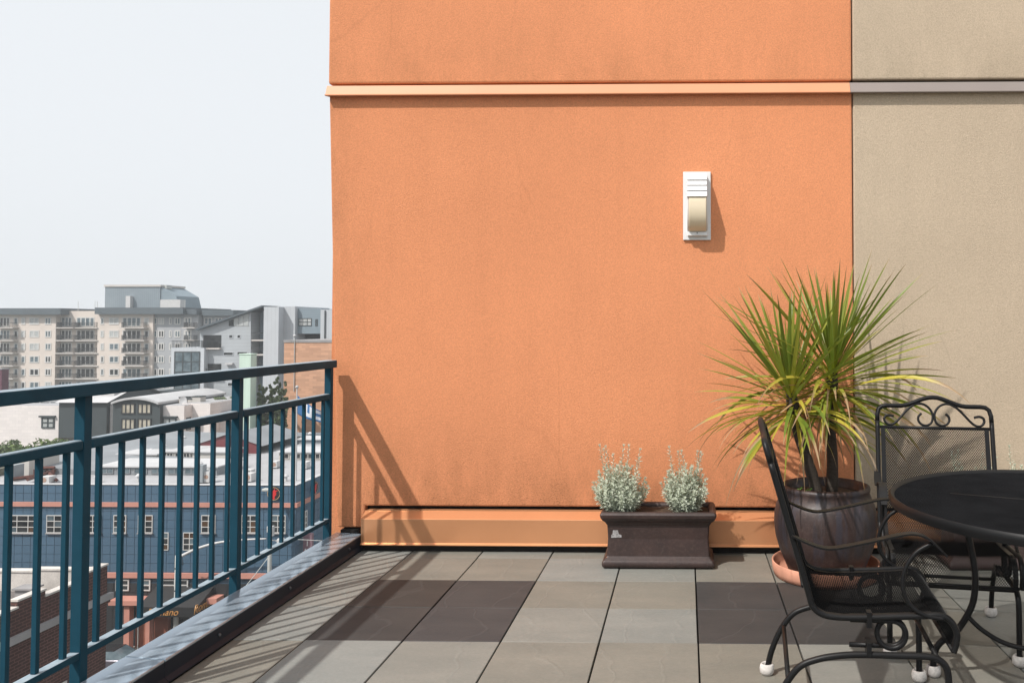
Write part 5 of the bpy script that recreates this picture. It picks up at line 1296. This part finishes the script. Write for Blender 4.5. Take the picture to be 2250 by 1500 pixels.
for ri, (t0, t1) in enumerate(rowsy):
    for a, b, nx in ((30.5, 40, 1), (47, 56, 1), (65, 86, 2), (99, 112.5, 2)): winpx(ap_, a, t0, b, t1, AYY, nx, 1, .22, GA, proud=.08)
    for a, b, nx in ((221, 228.5, 1), (240, 261.5, 2), (317, 327.5, 1)): winpx(ap_, a, t0, b, t1, AYY, nx, 1, .22, GA, proud=.08)
    for a, b, nx in ((338, 346, 1), (348, 361, 2), (372, 377.5, 1), (384, 397, 2), (404, 420, 2)): winpx(ap_, a, t0, b, t1, AYY + .6, nx, 1, .20, GA, proud=.08)
    for a, b, nx in ((449, 466, 2), (472, 488, 2)): winpx(ap_, a, t0, b, t1, AYY + 2, nx, 1, .20, GA, proud=.08)
    for a, b, Y in ((125, 161, AYY + 1.4), (165, 211, AYY + 1.4), (266, 313, AYY), (-10, 25, AYY), (403, 424, AYY + .6)):
        # glazed doors behind a balcony
        winpx(ap_, a + 3, t0 - 1, b - 3, t1 + 5, Y, 4 if b - a > 30 else 2, 1, .22, ['glass_blue', 'glass_dark', 'glass_dark'], proud=.06, name='balcony_door')
        x0, x1, z0, z1 = RC(a, t1 - 5, b + 1, t1 + 6, Y - 1.5)
        MB().box(x0 - .3, x1 + .3, Y - 1.6, Y - .01, z0 - .22, z0).build('balcony_slab', 'apt_slab', ap_)
        rl = MB().box(x0, x1, Y - 1.5, Y - 1.44, z1 - .06, z1)
        nb = int((x1 - x0) / .22)
        for k in range(nb): q = x0 + (x1 - x0) * (k + .5) / nb; rl.box(q - .03, q + .03, Y - 1.49, Y - 1.45, z0, z1 - .06)
        for xx in (x0, x1 - .05): rl.box(xx, xx + .06, Y - 1.43, Y - .02, z1 - .06, z1); [rl.box(xx, xx + .05, Y - 1.4 + .25 * k, Y - 1.3 + .25 * k, z0, z1 - .06) for k in range(6)]
        rl.build('balcony_rail', 'apt_rail', ap_)

# ------------------------------------------------------------------ trees
def tree(x, y, zt, rx, shape, n, seed, mat, label, grp, leaf_=.22):
    r = random.Random(seed); H = zt - STREET
    th = thing('cypress_tree' if shape == 'col' else 'maple_tree', label, 'tree', (x, y, STREET), grp)
    MB().tube([(x, y, STREET), (x + .1, y, STREET + H * .35), (x - .05, y, STREET + H * .75)], [.28, .2, .08], 8).build('trunk', 'tree_bark', th, smooth='all')
    m = MB()
    if shape == 'col':
        clumps = []
        for _ in range(9):                       # separate upright spires of different height
            sx_, sy_, top_ = x + r.gauss(0, .42) * rx, y + r.gauss(0, .42) * rx, zt - abs(r.gauss(0, .9))
            for k in range(14): f_ = k / 13; clumps.append((sx_ + r.gauss(0, .08), sy_ + r.gauss(0, .08), STREET + 2 + (top_ - STREET - 2.1) * f_, (.42 * (1 - f_) ** .5 + .05) * rx))
    else: clumps = [(x + r.gauss(0, .5) * rx, y + r.gauss(0, .5) * rx, zt - rx * .45 - abs(r.gauss(0, .55)) * rx * (1.2), rx * r.uniform(.22, .38)) for _ in range(34)]
    for i in range(n):
        cx_, cy_, cz_, cr = r.choice(clumps); d = Vector((r.gauss(0, 1), r.gauss(0, 1), r.gauss(0, 1.5 if shape == 'col' else 1))).normalized() * cr * r.random() ** .4
        p = Vector((cx_, cy_, cz_)) + d; p.z = min(p.z, zt)
        a = Vector((r.gauss(0, 1), r.gauss(0, 1), r.gauss(0, 1) + (1.5 if shape == 'col' else 0))).normalized(); b = a.orthogonal().normalized(); b = Matrix.Rotation(r.uniform(0, 6.3), 3, a) @ b
        s_ = leaf_ * r.uniform(.6, 1.3); m.add([p - a * s_, p + b * s_ * .5, p + a * s_, p - b * s_ * .5], [(0, 1, 2, 3)])
    m.build('crown', mat, th)['kind'] = 'stuff'
for i, (px, pt, rr, Y) in enumerate(((571, 852, 1.0, 92), (586, 842, 1.0, 92.8), (604, 826, .95, 92), (616, 832, .9, 92.6))):
    q = PY(px, pt, Y); tree(q.x, Y, q.z, rr, 'col', 7500, 20 + i, 'cypress_leaf', ('slender cypress standing closest to the mint pillar', 'middle-height cypress between the mint pillar and the tallest cypress', 'tallest cypress of the row by the tan brick wall', 'cypress standing closest to the tan brick wall')[i], 'cypress trees', .19)
q = PY(72, 955, 95); tree(q.x, 95, q.z, 3.4, 'round', 5200, 40, 'maple_leaf', 'light green street tree in front of the white block wall below its window', 'street trees', .24)
q = PY(42, 960, 96); tree(q.x, 96, q.z, 2.6, 'round', 3600, 41, 'maple_leaf', 'smaller light green tree crowding the street tree before the white block wall', 'street trees', .24)
q = PY(-8, 962, 95); tree(q.x, 95, q.z, 2.4, 'round', 2500, 42, 'cypress_leaf', 'dark thin-leaved tree at the blind end of the white block wall', 'street trees', .22)
q = PY(488, 866, 112); tree(q.x, 112, q.z, 1.5, 'round', 1500, 43, 'cypress_leaf', 'small dark shrub-like tree between the vaulted roof and the grey sided building', 'street trees', .25)

# ------------------------------------------------------------------ smoke haze in the air
hz_ = MB().box(-3900, 3900, -1400, 5900, STREET - 1.5, 14.0).build('haze', 'roof_white')
hm = bpy.data.materials.new('haze_air'); hm.use_nodes = True; ht = hm.node_tree; ht.nodes.clear()
pv = ht.nodes.new('ShaderNodeVolumePrincipled'); pv.inputs['Color'].default_value = (0.90, 0.94, 0.97, 1); pv.inputs['Density'].default_value = 0.0006; pv.inputs['Anisotropy'].default_value = 0.2
ho = ht.nodes.new('ShaderNodeOutputMaterial'); ht.links.new(pv.outputs[0], ho.inputs['Volume'])
hz_.data.materials.clear(); hz_.data.materials.append(hm)
tag(hz_, 'thin pale smoke haze filling the air over the city', 'haze', kind='stuff')
